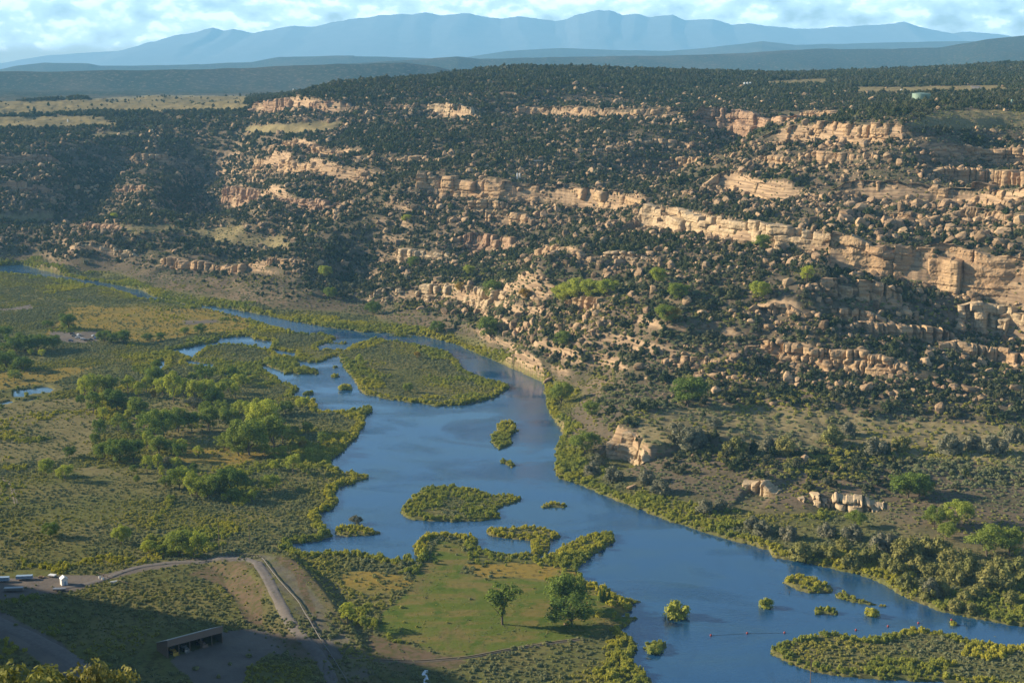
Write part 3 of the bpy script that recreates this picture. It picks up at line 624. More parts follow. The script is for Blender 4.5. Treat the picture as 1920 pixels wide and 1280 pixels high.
attr_color(me, 'cover', cov.reshape(-1, 4)); attr_color(me, 'cover2', cov2.reshape(-1, 4))
link('terrain', me, kind='structure')
cov_near = cov[:, nout:nout + NA]; cov2_near = cov2[:, nout:nout + NA]
def cover_at(C, x, y):
    fa = np.clip(np.rint((x / y - ai[0]) / (ai[1] - ai[0])), 0, NA - 1).astype(int); fl_ = np.clip(np.rint(np.interp(np.log(y), ll, np.arange(len(ll)))), 0, len(ll) - 1).astype(int)
    return C[fl_, fa]
# water surfaces
def sheet(name, mask, z, mat, **kw):
    m = mask[:-1, :-1] | mask[1:, 1:] | mask[1:, :-1] | mask[:-1, 1:]
    iy, ix = np.nonzero(m); n0 = len(gx); q = np.stack([iy * n0 + ix, iy * n0 + ix + 1, (iy + 1) * n0 + ix + 1, (iy + 1) * n0 + ix], -1)
    used, inv = np.unique(q, return_inverse=True); V = np.stack([GX.ravel()[used], GY.ravel()[used], np.full(len(used), z)], -1)
    return link(name, mk_mesh(name, V, inv.reshape(-1, 4), [mat], smooth=True), **kw)
sheet('river', SDR < 5, 0.0, M_WATER, kind='structure')
sheet('pond', edt(pond) < 5, 0.05, M_POND, kind='structure')

# the mountain range on the horizon
MCREST = [(-900,130),(-300,124),(0,121),(60,110),(110,101),(170,98),(235,95),(290,80),(340,67),(395,57),(410,54),(430,61),(450,58),(485,63),(510,57),(560,49),(600,52),(640,44),(680,38),(720,30),(760,28),(775,30),(800,27),(830,32),
 (870,25),(885,26),(920,36),(940,38),(970,31),(1000,36),(1040,43),(1060,40),(1085,27),(1120,20),(1140,21),(1165,29),(1190,27),(1215,33),(1255,29),(1280,38),(1330,36),(1370,48),(1420,47),(1480,57),(1540,52),(1590,52),(1640,50),
 (1680,44),(1720,54),(1770,64),(1790,60),(1850,66),(1900,75),(2000,90),(2300,104),(2800,118)]
MD = 36000.0; mu = np.linspace(-900, 2800, 2000); mt = np.linspace(0, 1, 60)
MUU, MTT = np.meshgrid(mu, mt); mx = (MUU - 960) / F * MD; my = MD + (MTT - 0.6) * 9000
prof = np.where(MTT < 0.6, (MTT / 0.6) ** 1.35, 1 - ((MTT - 0.6) / 0.4) ** 1.5)
wu = MUU + 150 * fbm(mx, my, 2600, 4, 123) * (1 - prof)          # spurs wander away from the crest
vc = np.interp(wu, [p[0] for p in MCREST], [p[1] for p in MCREST])
jag = (9.0 * np.abs(fbm(mx, mx * 0, 1100, 5, 120)) * np.clip((112 - vc) / 40, 0, 1) - 2.5) * prof ** 10
crest = H + (95 - vc + jag) / F * MD
ridg = np.abs(fbm(mx + 600 * fbm(mx, my, 3000, 2, 122), my * 0.7, 1500, 4, 121))
mz = -170 + (crest + 170) * prof - 30 * ridg * prof * sstep(0.6 - MTT, 0.0, 0.2)
idm = np.arange(mz.size).reshape(mz.shape); mq = np.stack([idm[:-1, :-1], idm[:-1, 1:], idm[1:, 1:], idm[1:, :-1]], -1).reshape(-1, 4)
M_MTN = plain('mountain_rock', (0.13, 0.13, 0.13), 1.0, 0, 0.5, 0.004)
link('mountain_range', mk_mesh('mountain_range', np.stack([mx, my, mz], -1).reshape(-1, 3), mq, [M_MTN], smooth=True), kind='structure')

# ------------------------------------------------------------------ ledges as rock
def ledge_mesh(c, seed):
    r = np.random.default_rng(seed); pts = c['pts']; seg = np.hypot(*np.diff(pts, axis=0).T); S = np.r_[0, np.cumsum(seg)]
    step = max(0.7, S[-1] / 560); s = np.arange(0, S[-1], step); n = len(s); k = np.interp(s, S, np.arange(len(S)))
    X = np.interp(k, np.arange(len(S)), pts[:, 0]); Y = np.interp(k, np.arange(len(S)), pts[:, 1])
    wob = 6.5 * fbm(s, s * 0 + seed * 3.1, 42, 3, seed)
    tx = np.gradient(X); ty = np.gradient(Y); q = np.ones(9) / 9
    tx = np.convolve(np.pad(tx, 4, 'edge'), q, 'valid'); ty = np.convolve(np.pad(ty, 4, 'edge'), q, 'valid')
    ln = np.hypot(tx, ty) + 1e-9; ox, oy = ty / ln, -tx / ln          # towards the valley
    h = np.interp(k, np.arange(len(c['hs'])), c['hs']); hm = h.mean()
    tl_ = 3.0 if seed <= 502 else 7.0 if seed == 528 else 14.0; taper = sstep(s, 0, tl_) * sstep(S[-1] - s, 0, tl_)
    h = h * (0.25 + 0.75 * taper) * np.clip(0.88 + 0.8 * fbm(s, s * 0 + 9 * seed, 55, 4, seed + 5), 0.25, 1.25)
    joints = [0.0]
    while joints[-1] < S[-1]: joints.append(joints[-1] + float(np.clip(r.lognormal(-0.45, 0.6), 0.18, 2.2)) * max(hm, 6))
    joints = np.array(joints); b = np.searchsorted(joints, s, side='right') - 1
    boff = r.uniform(-2.6, 2.4, len(joints) + 1)[b] * min(1.3, hm / 13); bh = r.uniform(0.78, 1.10, len(joints) + 1)[b]
    bh = np.where(r.uniform(0, 1, len(joints) + 1)[b] < (0.04 if seed < 503 else 0.13), bh * 0.5, bh)
    ed = np.minimum(s - joints[b], joints[np.minimum(b + 1, len(joints) - 1)] - s)
    groove = r.uniform(0.1, 2.2, len(joints) + 1)[b] * np.exp(-np.maximum(ed, 0) / 0.6)
    zg = GR.height(X + ox * 6, Y + oy * 6)
    zu = GR.height(X - ox * 8, Y - oy * 8)
    top = np.maximum(np.interp(k, np.arange(len(c['hs'])), c['zmid']) + h * (0.5 + (bh - 0.95)), zg + 0.35 * h) + 0.6
    nt = int(np.clip(hm / 0.75, 12, 40)); V = []
    zb = zg - 3.0; ntier = int(r.integers(2, 4)) if hm > 9 else int(r.integers(1, 3))
    cut = np.sort(r.uniform(0.25, 0.8, ntier - 1)) if ntier > 1 else np.array([])
    tiers = []
    for q in range(ntier):                  # every tier has its own joints, so cracks do not run through the whole face
        jt = [0.0]
        while jt[-1] < S[-1]: jt.append(jt[-1] + float(np.clip(r.lognormal(-0.5, 0.75), 0.12, 2.4)) * max(hm, 6) * (0.8 if q else 1.0) * (1.7 if hm > 17 else 1.0))
        jt = np.array(jt); bb_ = np.searchsorted(jt, s, side='right') - 1; e_ = np.minimum(s - jt[bb_], jt[np.minimum(bb_ + 1, len(jt) - 1)] - s)
        gd_ = r.choice([0.2, 0.8, 2.0, 3.5, 6.0], len(jt) + 1)[bb_] * np.exp(-np.maximum(e_, 0) / 1.1); tilt = r.uniform(-0.42, 0.42, len(jt) + 1)[bb_] * np.clip(s - (jt[bb_] + jt[np.minimum(bb_ + 1, len(jt) - 1)]) / 2, -6, 6); rd_ = 0.7 * np.exp(-np.maximum(e_, 0) / 0.8) - tilt
        of_ = r.uniform(-2.5, 2.3, len(jt) + 1)[bb_] * min(1.5, hm / 11); of_ = np.where(r.uniform(0, 1, len(jt) + 1)[bb_] < (0.12 if seed < 503 else 0.22), of_ - 4.2 * min(1.2, hm / 14), of_)
        tiers.append((of_ - gd_ - rd_, q * -1.5 * min(1.2, hm / 14)))
    cutn = [c_ + 0.07 * fbm(s, s * 0 + 3.3, 25, 3, seed + 40 + i_) for i_, c_ in enumerate(cut)]
    lay = r.uniform(-1, 1, 200)
    for j in range(nt + 1):
        t = j / nt; z = zb + (top - zb) * t; rnd = np.sqrt(np.clip(1 - ((t - 0.84) / 0.16) ** 2, 0, 1)) if t > 0.84 else 1.0
        qi = sum((t > c_).astype(int) for c_ in cutn) if len(cutn) else np.zeros(n, int)
        off = sum(np.where(qi == q, tiers[q][0] + tiers[q][1], 0) for q in range(ntier))
        seam = sum(1.1 * np.exp(-((t - c_) / 0.03) ** 2) for c_ in cutn) if len(cutn) else 0
        layer = lay[(np.floor((z + 300) / 1.9 + 0.7 * fbm(s, z, 30, 2, 4))).astype(int) % 200]
        d = 3.2 + wob + off - seam + 0.85 * layer + 1.7 * fbm(s, z * 1.6, 7.0, 4, seed + 9) + 2.6 * max(0, 0.35 - t) * 2 - 1.3 * (1 - rnd)
        V.append(np.stack([X + ox * d, Y + oy * d, z], -1))
    for kk, (bk, dz) in enumerate(((2.0, 0.35), (6.0, 0.1), (12.0, -1.0), (18.0, -5.0))):
        nz = 0.8 * fbm(s, s * 0 + kk * 7.0, 6, 2, seed + 20 + kk)
        V.append(np.stack([X - ox * bk, Y - oy * bk, np.maximum(top, 0) + dz + nz * (kk < 3)], -1))
    m = len(V); V = np.concatenate(V); ii = np.arange(m * n).reshape(m, n)
    Q = np.stack([ii[:-1, :-1], ii[:-1, 1:], ii[1:, 1:], ii[1:, :-1]], -1).reshape(-1, 4)
    return mk_mesh('sandstone_ledge', V, Q, [c['mat']], smooth=False)
for i, c in enumerate(CLIFFS):
    link('sandstone_ledge', ledge_mesh(c, 500 + i), label=c['label'] if len(c['label'].split()) > 3 else c['label'] + ' of sandstone', category='rock ledge', group='sandstone ledges of the canyon slopes')

# ------------------------------------------------------------------ plant and rock shapes
def ico(sub):
    import bmesh
    bm = bmesh.new(); bmesh.ops.create_icosphere(bm, subdivisions=sub, radius=1.0)
    V = np.array([v.co[:] for v in bm.verts]); Fc = np.array([[v.index for v in f.verts] for f in bm.faces]); bm.free(); return V, Fc
ICO2, ICO1 = ico(2), ico(1)
def unit(r, n):
    v = r.normal(size=(n, 3)); return v / np.linalg.norm(v, axis=1, keepdims=True)
def leaf_quads(r, C, Rd, per, size, up=0.25):
    """small leaf clumps (quads) spread over the shells of the lumps C with radii Rd"""
    V = []
    for c, rd in zip(C, Rd):
        n = max(6, int(per * (np.mean(rd)) ** 2)); d = unit(r, n); d[:, 2] = np.where(d[:, 2] < -0.5, -d[:, 2], d[:, 2])
        pos = np.asarray(c) + d * np.asarray(rd) * r.uniform(0.72, 1.08, (n, 1))
        nrm = d + unit(r, n) * 0.8 + np.array([0, 0, up]); nrm /= np.linalg.norm(nrm, axis=1, keepdims=True)
        a = np.cross(nrm, unit(r, n)); a /= np.linalg.norm(a, axis=1, keepdims=True) + 1e-9; b = np.cross(nrm, a)
        s = size * r.uniform(0.6, 1.35, (n, 1)); e = s * r.uniform(0.55, 1.0, (n, 1))
        V.append(np.stack([pos - a * s - b * e, pos + a * s - b * e * 0.6, pos + a * s * 0.7 + b * e, pos - a * s * 0.8 + b * e * 0.8], 1).reshape(-1, 3))
    V = np.concatenate(V); return V, np.arange(len(V)).reshape(-1, 4)
def cores(C, Rd, k, r):
    Vs, Fs, b = [], [], 0
    for c, rd in zip(C, Rd):
        V = ICO1[0] * (np.asarray(rd) * k) * r.uniform(0.85, 1.15, (len(ICO1[0]), 1)) + np.asarray(c); Vs.append(V); Fs.append(ICO1[1] + b); b += len(V)
    return np.concatenate(Vs), np.concatenate(Fs)
def plant_mesh(name, C, Rd, mat, seed, per, size, core=0.72, trunk=None):
    r = np.random.default_rng(seed); V1, Q = leaf_quads(r, C, Rd, per, size); V2, T = cores(C, Rd, core, r)
    V = np.concatenate([V1, V2]); faces = [Q, T + len(V1)]; mi = [0] * (len(Q) + len(T)); mats = [mat]
    if trunk is not None:
        b = len(V); V = np.concatenate([V, np.array(trunk.v)]); q = np.array([f for f in trunk.f if len(f) == 4]) + b; faces.append(q); mi += [1] * len(q); mats.append(M_BARK)
    return mk_mesh(name, V, faces, mats, mi)
def juniper_proto(i, mat=None):            # one unit tall
    r = np.random.default_rng(900 + i); wd = r.uniform(0.36, 0.56); n = r.integers(5, 8); C, Rd = [], []
    for k in range(n):
        a = 2 * math.pi * k / n + r.uniform(-.5, .5); q = r.uniform(0.2, 0.75) * wd; z = r.uniform(0.22, 0.62)
        C.append((q * math.cos(a), q * math.sin(a), z)); s = r.uniform(0.17, 0.27); Rd.append((s, s, s * r.uniform(0.9, 1.3)))
    C.append((0.03, 0.0, 0.72)); Rd.append((0.2, 0.2, 0.26)); C.append((0, 0, 0.3)); Rd.append((wd * 0.75, wd * 0.75, 0.27))
    t = MB().tube([(0, 0, -0.15), (0.02, 0, 0.12), (0, 0.02, 0.4)], [0.05, 0.04, 0.02], 5, False)
    return plant_mesh('juniper', C, Rd, mat or M_JUN, 900 + i, 640, 0.055, 0.8, t)
def bush_proto(i, mat, tall=1.0, name='bush', per=620, size=0.06):
    r = np.random.default_rng(300 + i); n = r.integers(5, 9); C, Rd = [], []
    for k in range(n):
        a = 2 * math.pi * k / n + r.uniform(-.6, .6); q = r.uniform(0.2, 0.55); z = r.uniform(0.3, 0.62) * tall
        C.append((q * math.cos(a), q * math.sin(a), z)); s = r.uniform(0.2, 0.34); Rd.append((s, s, s * tall * r.uniform(0.8, 1.15)))
    C.append((0, 0, 0.62 * tall)); Rd.append((0.32, 0.32, 0.34 * tall)); C.append((0, 0, 0.16)); Rd.append((0.66, 0.66, 0.3 * tall))
    return plant_mesh(name, C, Rd, mat, 300 + i, per, size, 0.8)
def boulder_proto(i):
    r = np.random.default_rng(1200 + i); V = np.sign(ICO2[0]) * np.abs(ICO2[0]) ** 0.5; V = V * np.array([1.0, r.uniform(0.6, 0.95), r.uniform(0.55, 0.9)])
    for d, k in zip(unit(r, 15), r.uniform(0.5, 0.95, 15)):
        h = V @ d; V = np.where((h > k)[:, None], V - d * (h - k)[:, None], V)
    V += 0.025 * unit(r, len(V)); return mk_mesh('boulder', V, ICO2[1], [M_BOULDER])
def limb(mb, p0, d, L, r0, r, depth, tips, spread=0.6):
    p = Vector(p0); pts, rad = [p.copy()], [r0]; d = Vector(d).normalized()
    for k in range(3):
        d = (d + Vector(r.normal(size=3)) * 0.13 + Vector((0, 0, 0.06))).normalized(); p = p + d * L / 3; pts.append(p.copy()); rad.append(r0 * (1 - 0.2 * (k + 1)))
    mb.tube(pts, rad, 6, False)
    if depth == 0: tips.append(p.copy()); return
    for k in range(int(r.integers(2, 4))):
        nd = (d + Vector(r.normal(size=3)) * spread); nd.z = abs(nd.z) * 0.8 + 0.12; limb(mb, p, nd, L * r.uniform(0.55, 0.8), rad[-1] * 0.75, r, depth - 1, tips, spread)
def tree_proto(i, kind):
    """a cottonwood one unit tall: (trunk mesh, crown lumps)"""
    r = np.random.default_rng(2000 + i); mb = MB(); tips = []
    if kind == 'broad': th, L, sp, dep, cr = 0.16, 0.24, 0.75, 2, (0.10, 0.17)
    elif kind == 'tall': th, L, sp, dep, cr = 0.26, 0.24, 0.40, 2, (0.08, 0.13)
    elif kind == 'vase': th, L, sp, dep, cr = 0.20, 0.27, 0.34, 2, (0.07, 0.12)
    else: th, L, sp, dep, cr = 0.10, 0.28, 0.55, 2, (0.11, 0.17)
    mb.tube([(0, 0, -0.05), (0.006, 0, 0.02), (r.uniform(-.02, .02), r.uniform(-.02, .02), th)], [0.034, 0.024, 0.019], 7, False)
    nl = 5 if kind != 'vase' else 6
    for k in range(nl):
        a = 2 * math.pi * k / nl + r.uniform(-.4, .4); tilt = {'broad': 0.85, 'tall': 0.4, 'vase': 0.42, 'bushy': 0.75}[kind] * r.uniform(0.6, 1.2)
        limb(mb, (0, 0, th * r.uniform(0.75, 1.0)), (math.cos(a) * tilt, math.sin(a) * tilt, 1), L * r.uniform(0.85, 1.1), 0.013, r, dep, tips, sp)
    limb(mb, (0, 0, th), (0, 0, 1), L * 1.1, 0.015, r, dep, tips, sp * 0.7)
    T = np.array([t[:] for t in tips]); top = T[:, 2].max() + cr[1] * 0.8; sc = 1.0 / top; T = T * sc; mb.v = [(x * sc, y * sc, z * sc if z > 0 else z) for x, y, z in mb.v]
    if kind == 'vase':                     # narrow at the foot, wide and flat at the top
        q_ = np.hypot(T[:, 0], T[:, 1]); lim = 0.03 + 0.33 * sstep(T[:, 2], 0.3, 0.85); f_ = np.minimum(1, lim / (q_ + 1e-6)); T = T * np.c_[f_, f_, np.ones(len(T))]
    keep = r.permutation(len(T))[:26]; C = [tuple(T[k]) for k in keep]; Rd = []
    for c in C:
        s = r.uniform(*cr) * (0.75 if kind == 'vase' and c[2] < 0.6 else 1.0); Rd.append((s, s, s * r.uniform(0.75, 1.05)))
    if kind == 'vase':
        for k in range(9):
            a, q, z = r.uniform(0, 6.3), r.uniform(0.0, 0.09), r.uniform(0.2, 0.62); C.append((q * math.cos(a), q * math.sin(a), z)); Rd.append((0.05, 0.05, 0.07))
        for k in range(30):
            z = r.uniform(0.42, 0.92); a, q = r.uniform(0, 6.3), math.sqrt(r.uniform(0.15, 1)) * (0.04 + 0.34 * sstep(z, 0.3, 0.85)); C.append((q * math.cos(a), q * math.sin(a), z)); Rd.append((0.085, 0.085, 0.09))
    if kind != 'vase':                     # the crown fills out below and between the limb ends
        hw = np.abs(T[:, :2]).max() * (0.85 if kind == 'tall' else 0.95)
        for k in range(26):
            z = r.uniform(0.22, 0.86); env = math.sin(math.pi * min(1, (z - 0.08) / 0.95)) ** 0.6; a, q = r.uniform(0, 6.3), math.sqrt(r.uniform(0.1, 1)) * hw * env
            s = r.uniform(*cr) * 0.95; C.append((q * math.cos(a), q * math.sin(a), z)); Rd.append((s, s, s * 0.9))
    return mb.mesh('trunk', M_BARK, True), C, Rd
TREE = {}
def tree_parts(kind, var, mat):
    key = (kind, var)
    if key not in TREE: TREE[key] = [tree_proto(var + {'broad': 0, 'tall': 20, 'vase': 40, 'bushy': 60}[kind], kind), {}]
    tp, crowns = TREE[key]
    if mat.name not in crowns: crowns[mat.name] = plant_mesh('crown', tp[1], tp[2], mat, 77 + var, 5200, 0.0175, 0.35)
    return tp[0], crowns[mat.name]
JUN = [juniper_proto(i) for i in range(8)]
SLOPE_PLANTS = JUN + [juniper_proto(20, M_GREY)] + [bush_proto(80 + i, M_BRUSH, 0.8, 'slope_brush') for i in range(3)]
def stem_proto(i, mat, name):
    r = np.random.default_rng(400 + i); n = r.integers(14, 22); C, Rd = [], []
    for k in range(n):
        a, q = r.uniform(0, 6.3), math.sqrt(r.uniform(0, 1)) * 0.62; hgt_ = r.uniform(0.45, 1.0) * (1 - 0.35 * q); C.append((q * math.cos(a), q * math.sin(a), hgt_ * 0.52)); w_ = r.uniform(0.10, 0.17); Rd.append((w_, w_, hgt_ * 0.5))
    C.append((0, 0, 0.14)); Rd.append((0.6, 0.6, 0.25)); return plant_mesh(name, C, Rd, mat, 400 + i, 560, 0.05, 0.6)
WIL = [bush_proto(i, M_WIL, 1.0, 'willow') for i in range(3)] + [stem_proto(i, M_WIL, 'willow') for i in range(5)]
SAG = [bush_proto(20 + i, M_SAGE, 0.75, 'sagebrush') for i in range(5)]
BOU = [boulder_proto(i) for i in range(12)]

def hidden_collection(name, meshes):       # source shapes of what nobody could count; the collection itself is not in the scene
    c = bpy.data.collections.new(name)
    for i, me in enumerate(meshes):
        o = bpy.data.objects.new('%s_%02d' % (me.name.split('.')[0], i), me); c.objects.link(o)
    return c
def scatter(name, P, scl, rot, idx, meshes):
    me = bpy.data.meshes.new(name); P = np.asarray(P, np.float32); me.vertices.add(len(P)); me.vertices.foreach_set('co', P.ravel())
    a = me.attributes.new('scl', 'FLOAT_VECTOR', 'POINT'); a.data.foreach_set('vector', np.asarray(scl, np.float32).ravel())
    a = me.attributes.new('rot', 'FLOAT_VECTOR', 'POINT'); a.data.foreach_set('vector', np.asarray(rot, np.float32).ravel())
    a = me.attributes.new('idx', 'INT', 'POINT'); a.data.foreach_set('value', np.asarray(idx, np.int32))
    o = link(name, me, kind='stuff')
    ng = bpy.data.node_groups.new(name, 'GeometryNodeTree'); ng.interface.new_socket('Geometry', in_out='INPUT', socket_type='NodeSocketGeometry')
    ng.interface.new_socket('Geometry', in_out='OUTPUT', socket_type='NodeSocketGeometry'); n, l = ng.nodes, ng.links
    gi, go = n.new('NodeGroupInput'), n.new('NodeGroupOutput'); ci = n.new('GeometryNodeCollectionInfo')
    ci.inputs['Collection'].default_value = hidden_collection(name + ' shapes', meshes); ci.inputs['Separate Children'].default_value = True; ci.inputs['Reset Children'].default_value = True
    ip = n.new('GeometryNodeInstanceOnPoints'); ip.inputs['Pick Instance'].default_value = True
    def attr(nm, ty):
        q = n.new('GeometryNodeInputNamedAttribute'); q.data_type = ty; q.inputs['Name'].default_value = nm; return q.outputs['Attribute']
    er = n.new('FunctionNodeEulerToRotation'); l.new(attr('rot', 'FLOAT_VECTOR'), er.inputs[0])
    l.new(gi.outputs[0], ip.inputs['Points']); l.new(ci.outputs[0], ip.inputs['Instance']); l.new(attr('idx', 'INT'), ip.inputs['Instance Index'])
    l.new(er.outputs[0], ip.inputs['Rotation']); l.new(attr('scl', 'FLOAT_VECTOR'), ip.inputs['Scale']); l.new(ip.outputs[0], go.inputs[0])
    md = o.modifiers.new('scatter', 'NODES'); md.node_group = ng; return o
def rand_ground(n, y0, y1, amax=0.46):     # uniform over the ground inside the view wedge
    y = np.sqrt(rng.uniform(y0 ** 2, y1 ** 2, n)); x = rng.uniform(-amax, amax, n) * y; return x, y
def slope_at(x, y, e=4.0):
    return np.hypot((GR.height(x + e, y) - GR.height(x - e, y)) / (2 * e), (GR.height(x, y + e) - GR.height(x, y - e)) / (2 * e))
cliff_pts = np.concatenate([np.c_[c['pts'], c['hs']] for c in CLIFFS])
def near_cliff(x, y):
    """distance to the nearest ledge, > 0 in front of it and < 0 behind"""
    out = np.full(len(x), 999.0)
    for c in CLIFFS:
        x0, x1, y0, y1 = c['bb']; m = (x > x0) & (x < x1) & (y > y0) & (y < y1)
        if m.any():
            d, par, side = polydist(x[m], y[m], c['pts']); s = -d * side; cur = out[m]; out[m] = np.where(np.abs(s) < np.abs(cur), s, cur)
    return out
def free_of(x, y, spots):
    """keep-out discs (x, y, r)"""
    k = np.ones(len(x), bool)
    for sx, sy, sr in spots: k &= (x - sx) ** 2 + (y - sy) ** 2 > sr * sr
    return k
KEEP = []                                  # keep-outs round buildings, cars, tanks, roads
for u, v, r_ in ((120,1088,8),(46,1085,14),(350,1222,22),(156,632,26),(940,1168,4),(10,1090,10)):
    x, y = at_z(u, v); KEEP.append((x, y, r_))
for u, v, r_ in ((1722,182,14),(973,333,12),(1403,160,14),(1897,190,10)):
    x, y, z = GR.hit(u, v); KEEP.append((float(x[0]), float(y[0]), r_))

def place_words(u, v): return '%d%% across and %d%% down' % (round(u / 19.2), round(v / 12.8))
def landmark(u, v):
    best, bl = 1e9, ''
    for (nm, lu, lv) in (('the pale riverside bluff', 1175, 825), ('the massive cliff', 1720, 490), ('the bright long ledge', 1390, 425), ('the lowest tan ledge', 1580, 660), ('the river bend', 1020, 735),
        ('the big lower island', 1690, 1225), ('the low right terrace', 1550, 820), ('the grassy terrace', 1800, 830), ('the pale edge ledge', 1860, 570), ('the white outcrop band', 850, 540), ('the pillared rim', 1600, 245),
        ('the grey outcrop', 1570, 935), ('the smooth upper ledge', 1700, 350), ('the square-block ledge', 1600, 535), ('the far river', 350, 560), ('the white posts', 973, 330)):
        d = math.hypot(u - lu, (v - lv) * 1.3)
        if d < best: best, bl = d, nm; du, dv = u - lu, v - lv
    rel = 'above' if dv < -28 and abs(dv) > abs(du) * 0.5 else 'below' if dv > 28 and abs(dv) > abs(du) * 0.5 else 'right of' if du > 0 else 'left of'
    return rel + ' ' + bl
USED = set()
def unique(fmt, u, v, alts):
    """a label made unique by its look first, by its place otherwise"""
    for a in alts:
        s = fmt.replace('{}', a)
        if s not in USED: USED.add(s); return s
    k = 0
    while True:
        s = fmt.replace('{}', alts[0]); s = s.split(',')[0] + ', %.1f%% across and %.1f%% down' % (u / 19.2 + k * 0.1, v / 12.8)
        if s not in USED: USED.add(s); return s
        k += 1
# ------------------------------------------------------------------ junipers
def spread_individuals(x, y, z, hgt, n, cell=9.0):
    """indices of the n that show largest in the photo, and in view"""
    u, v = project(x, y, z + hgt * 0.5); px = hgt * F / y
    ok = np.nonzero((u > 8) & (u < 1912) & (v > 60) & (v < 1272))[0]; ok = ok[np.argsort(-px[ok])][:n * 4]
    vis = GR.visible(x[ok], y[ok], z[ok] + hgt[ok] * 0.6); ok = ok[vis]; return ok[:n]
x, y = rand_ground(330000, 830, 3700); z = GR.height(x, y); u, v = project(x, y, z)
dens = 0.52 + 0.95 * fbm(x, y, 38, 4, 200) + 0.35 * fbm(x, y, 240, 2, 201)
dens += 0.30 * sstep(fbm(x, y, 130, 2, 203), -0.1, 0.4)
dens = dens + 0.34 * sstep(y, 1750, 2500)                     # the plateau is wooded
dens *= sstep(z, 7, 20)
cv = cover_at(cov_near, x, y); dens *= np.where(cv[:, 1] > 0.5, 0.04, 1.0)
ter = (z < 26) & (y < 1120) & (x > 40); dens = np.where(ter, dens * 0.42 + 0.05, dens)
dens = np.where(inpoly(u, v, [(1220,860),(1300,835),(1450,870),(1640,850),(1720,880),(1700,950),(1640,965),(1450,935),(1300,905)]), 0.75, dens)
dens = dens + 0.30 * inpoly(u, v, [(680,470),(1080,470),(1120,640),(900,650),(700,600)]) + 0.22 * ((u < 760) & (y > 1500))  # denser junipers on the far left slopes also darken them in place of shade
dens = dens + 0.25 * ((z > 20) & (z < 62) & (x > 20) & (y < 1250))
dens = (dens + 0.06) * np.where(cv[:, 1] > 0.5, 0.03, 1.0) * sstep(z, 6, 16)
nc = near_cliff(x, y); dens = np.where((nc > -2.5) & (nc < 8), dens * 0.12, dens)
spur = inpoly(u, v, [(80,490),(300,470),(520,500),(640,560),(640,610),(420,580),(280,548),(150,520)]); dens *= np.where(spur, 0.25, 1)
gr = inpoly(u, v, [(1640,900),(1920,880),(1920,960),(1700,960)]); dens = np.where(gr, dens * 0.9 + 0.08, dens)
keep = (rng.uniform(0, 1, len(x)) < dens * np.where(y > 2300, 0.75, 0.9)) & free_of(x, y, KEEP) & (grid_at(SDW, x, y, 30) > 6)
x, y, z, nc = x[keep], y[keep], z[keep], nc[keep]
hgt = np.clip(rng.lognormal(1.12, 0.36, len(x)), 1.2, 6.6) * np.where(y > 2300, 1.15, 1.0) * np.where(rng.uniform(0, 1, len(x)) < 0.12, 1.35, 1.0)
wid = hgt * rng.uniform(0.85, 1.35, len(x)); rz = rng.uniform(0, 6.28, len(x)); ji = rng.integers(0, len(JUN), len(x))
ind = spread_individuals(x, y, z, hgt, 300); sel = np.zeros(len(x), bool); sel[ind] = True
def stuff_args(m): return np.c_[x, y, z - 0.15][m], np.c_[wid, wid, hgt][m], np.c_[rz * 0, rz * 0, rz][m], ji[m]
q_ = rng.uniform(0, 1, len(x)); br = ~sel & (q_ < np.where((z < 100) & (y < 1500), 0.30, 0.10)); ji = np.where(br, rng.integers(9, 12, len(x)), np.where(~sel & (q_ > 0.965), 8, ji))
wid = np.where(br, wid * 0.8, wid)
scatter('juniper_woodland', *stuff_args(~sel), SLOPE_PLANTS)
for i in ind:
    u, v = project(x[i], y[i], z[i] + hgt[i] / 2); big = 'tall' if hgt[i] > 5.2 else 'medium' if hgt[i] > 4.2 else 'small'; wide = 'spreading' if wid[i] > hgt[i] * 1.15 else 'narrow' if wid[i] < hgt[i] * 0.95 else 'rounded'
    o = link('juniper', JUN[ji[i]], loc=(x[i], y[i], z[i] - 0.15), category='juniper', group='dark junipers on the canyon side',
             label=unique('%s %s juniper %s, {}' % (big, wide, landmark(u, v)), u, v, [place_words(u, v)]))
    o.scale = (wid[i], wid[i], hgt[i]); o.rotation_euler = (0, 0, rz[i])

# ------------------------------------------------------------------ boulders
x, y = rand_ground(240000, 830, 2500); z = GR.height(x, y); u, v = project(x, y, z); nc = near_cliff(x, y)
dens = 0.14 + 0.55 * sstep(fbm(x, y, 60, 4, 210), -0.05, 0.35) + 1.5 * sstep(70 - nc, 0, 65) * (nc > 2) + 0.14 * ((nc < -3) & (nc > -25))
dens *= sstep(z, 9, 24) * (1 - sstep(z, 185, 205) * 0.8); cv = cover_at(cov_near, x, y); dens *= np.where(cv[:, 1] > 0.5, 0.05, 1.0)
dens *= np.where((z < 26) & (y < 1120) & (x > 40), 0.12, 1); dens *= np.where(inpoly(u, v, [(80,490),(300,470),(520,500),(640,560),(640,610),(420,580),(280,548),(150,520)]), 0.15, 1)
field = inpoly(u, v, [(1500,365),(1920,375),(1920,470),(1600,440),(1480,400)]); dens = np.where(field, np.maximum(dens, 0.5), dens)
keep = (rng.uniform(0, 1, len(x)) < dens * 0.60) & free_of(x, y, KEEP)
x, y, z, nc, field = x[keep], y[keep], z[keep], nc[keep], field[keep]
size = np.clip(rng.lognormal(0.10, 0.66, len(x)), 0.5, 5.5) * np.where(field, 1.35, 1.0)
rot = np.c_[rng.uniform(-.6, .6, len(x)), rng.uniform(-.6, .6, len(x)), rng.uniform(0, 6.28, len(x))]; bi = rng.integers(0, len(BOU), len(x))
ind = spread_individuals(x, y, z, size, 300); sel = np.zeros(len(x), bool); sel[ind] = True; zz = z + size * 0.22
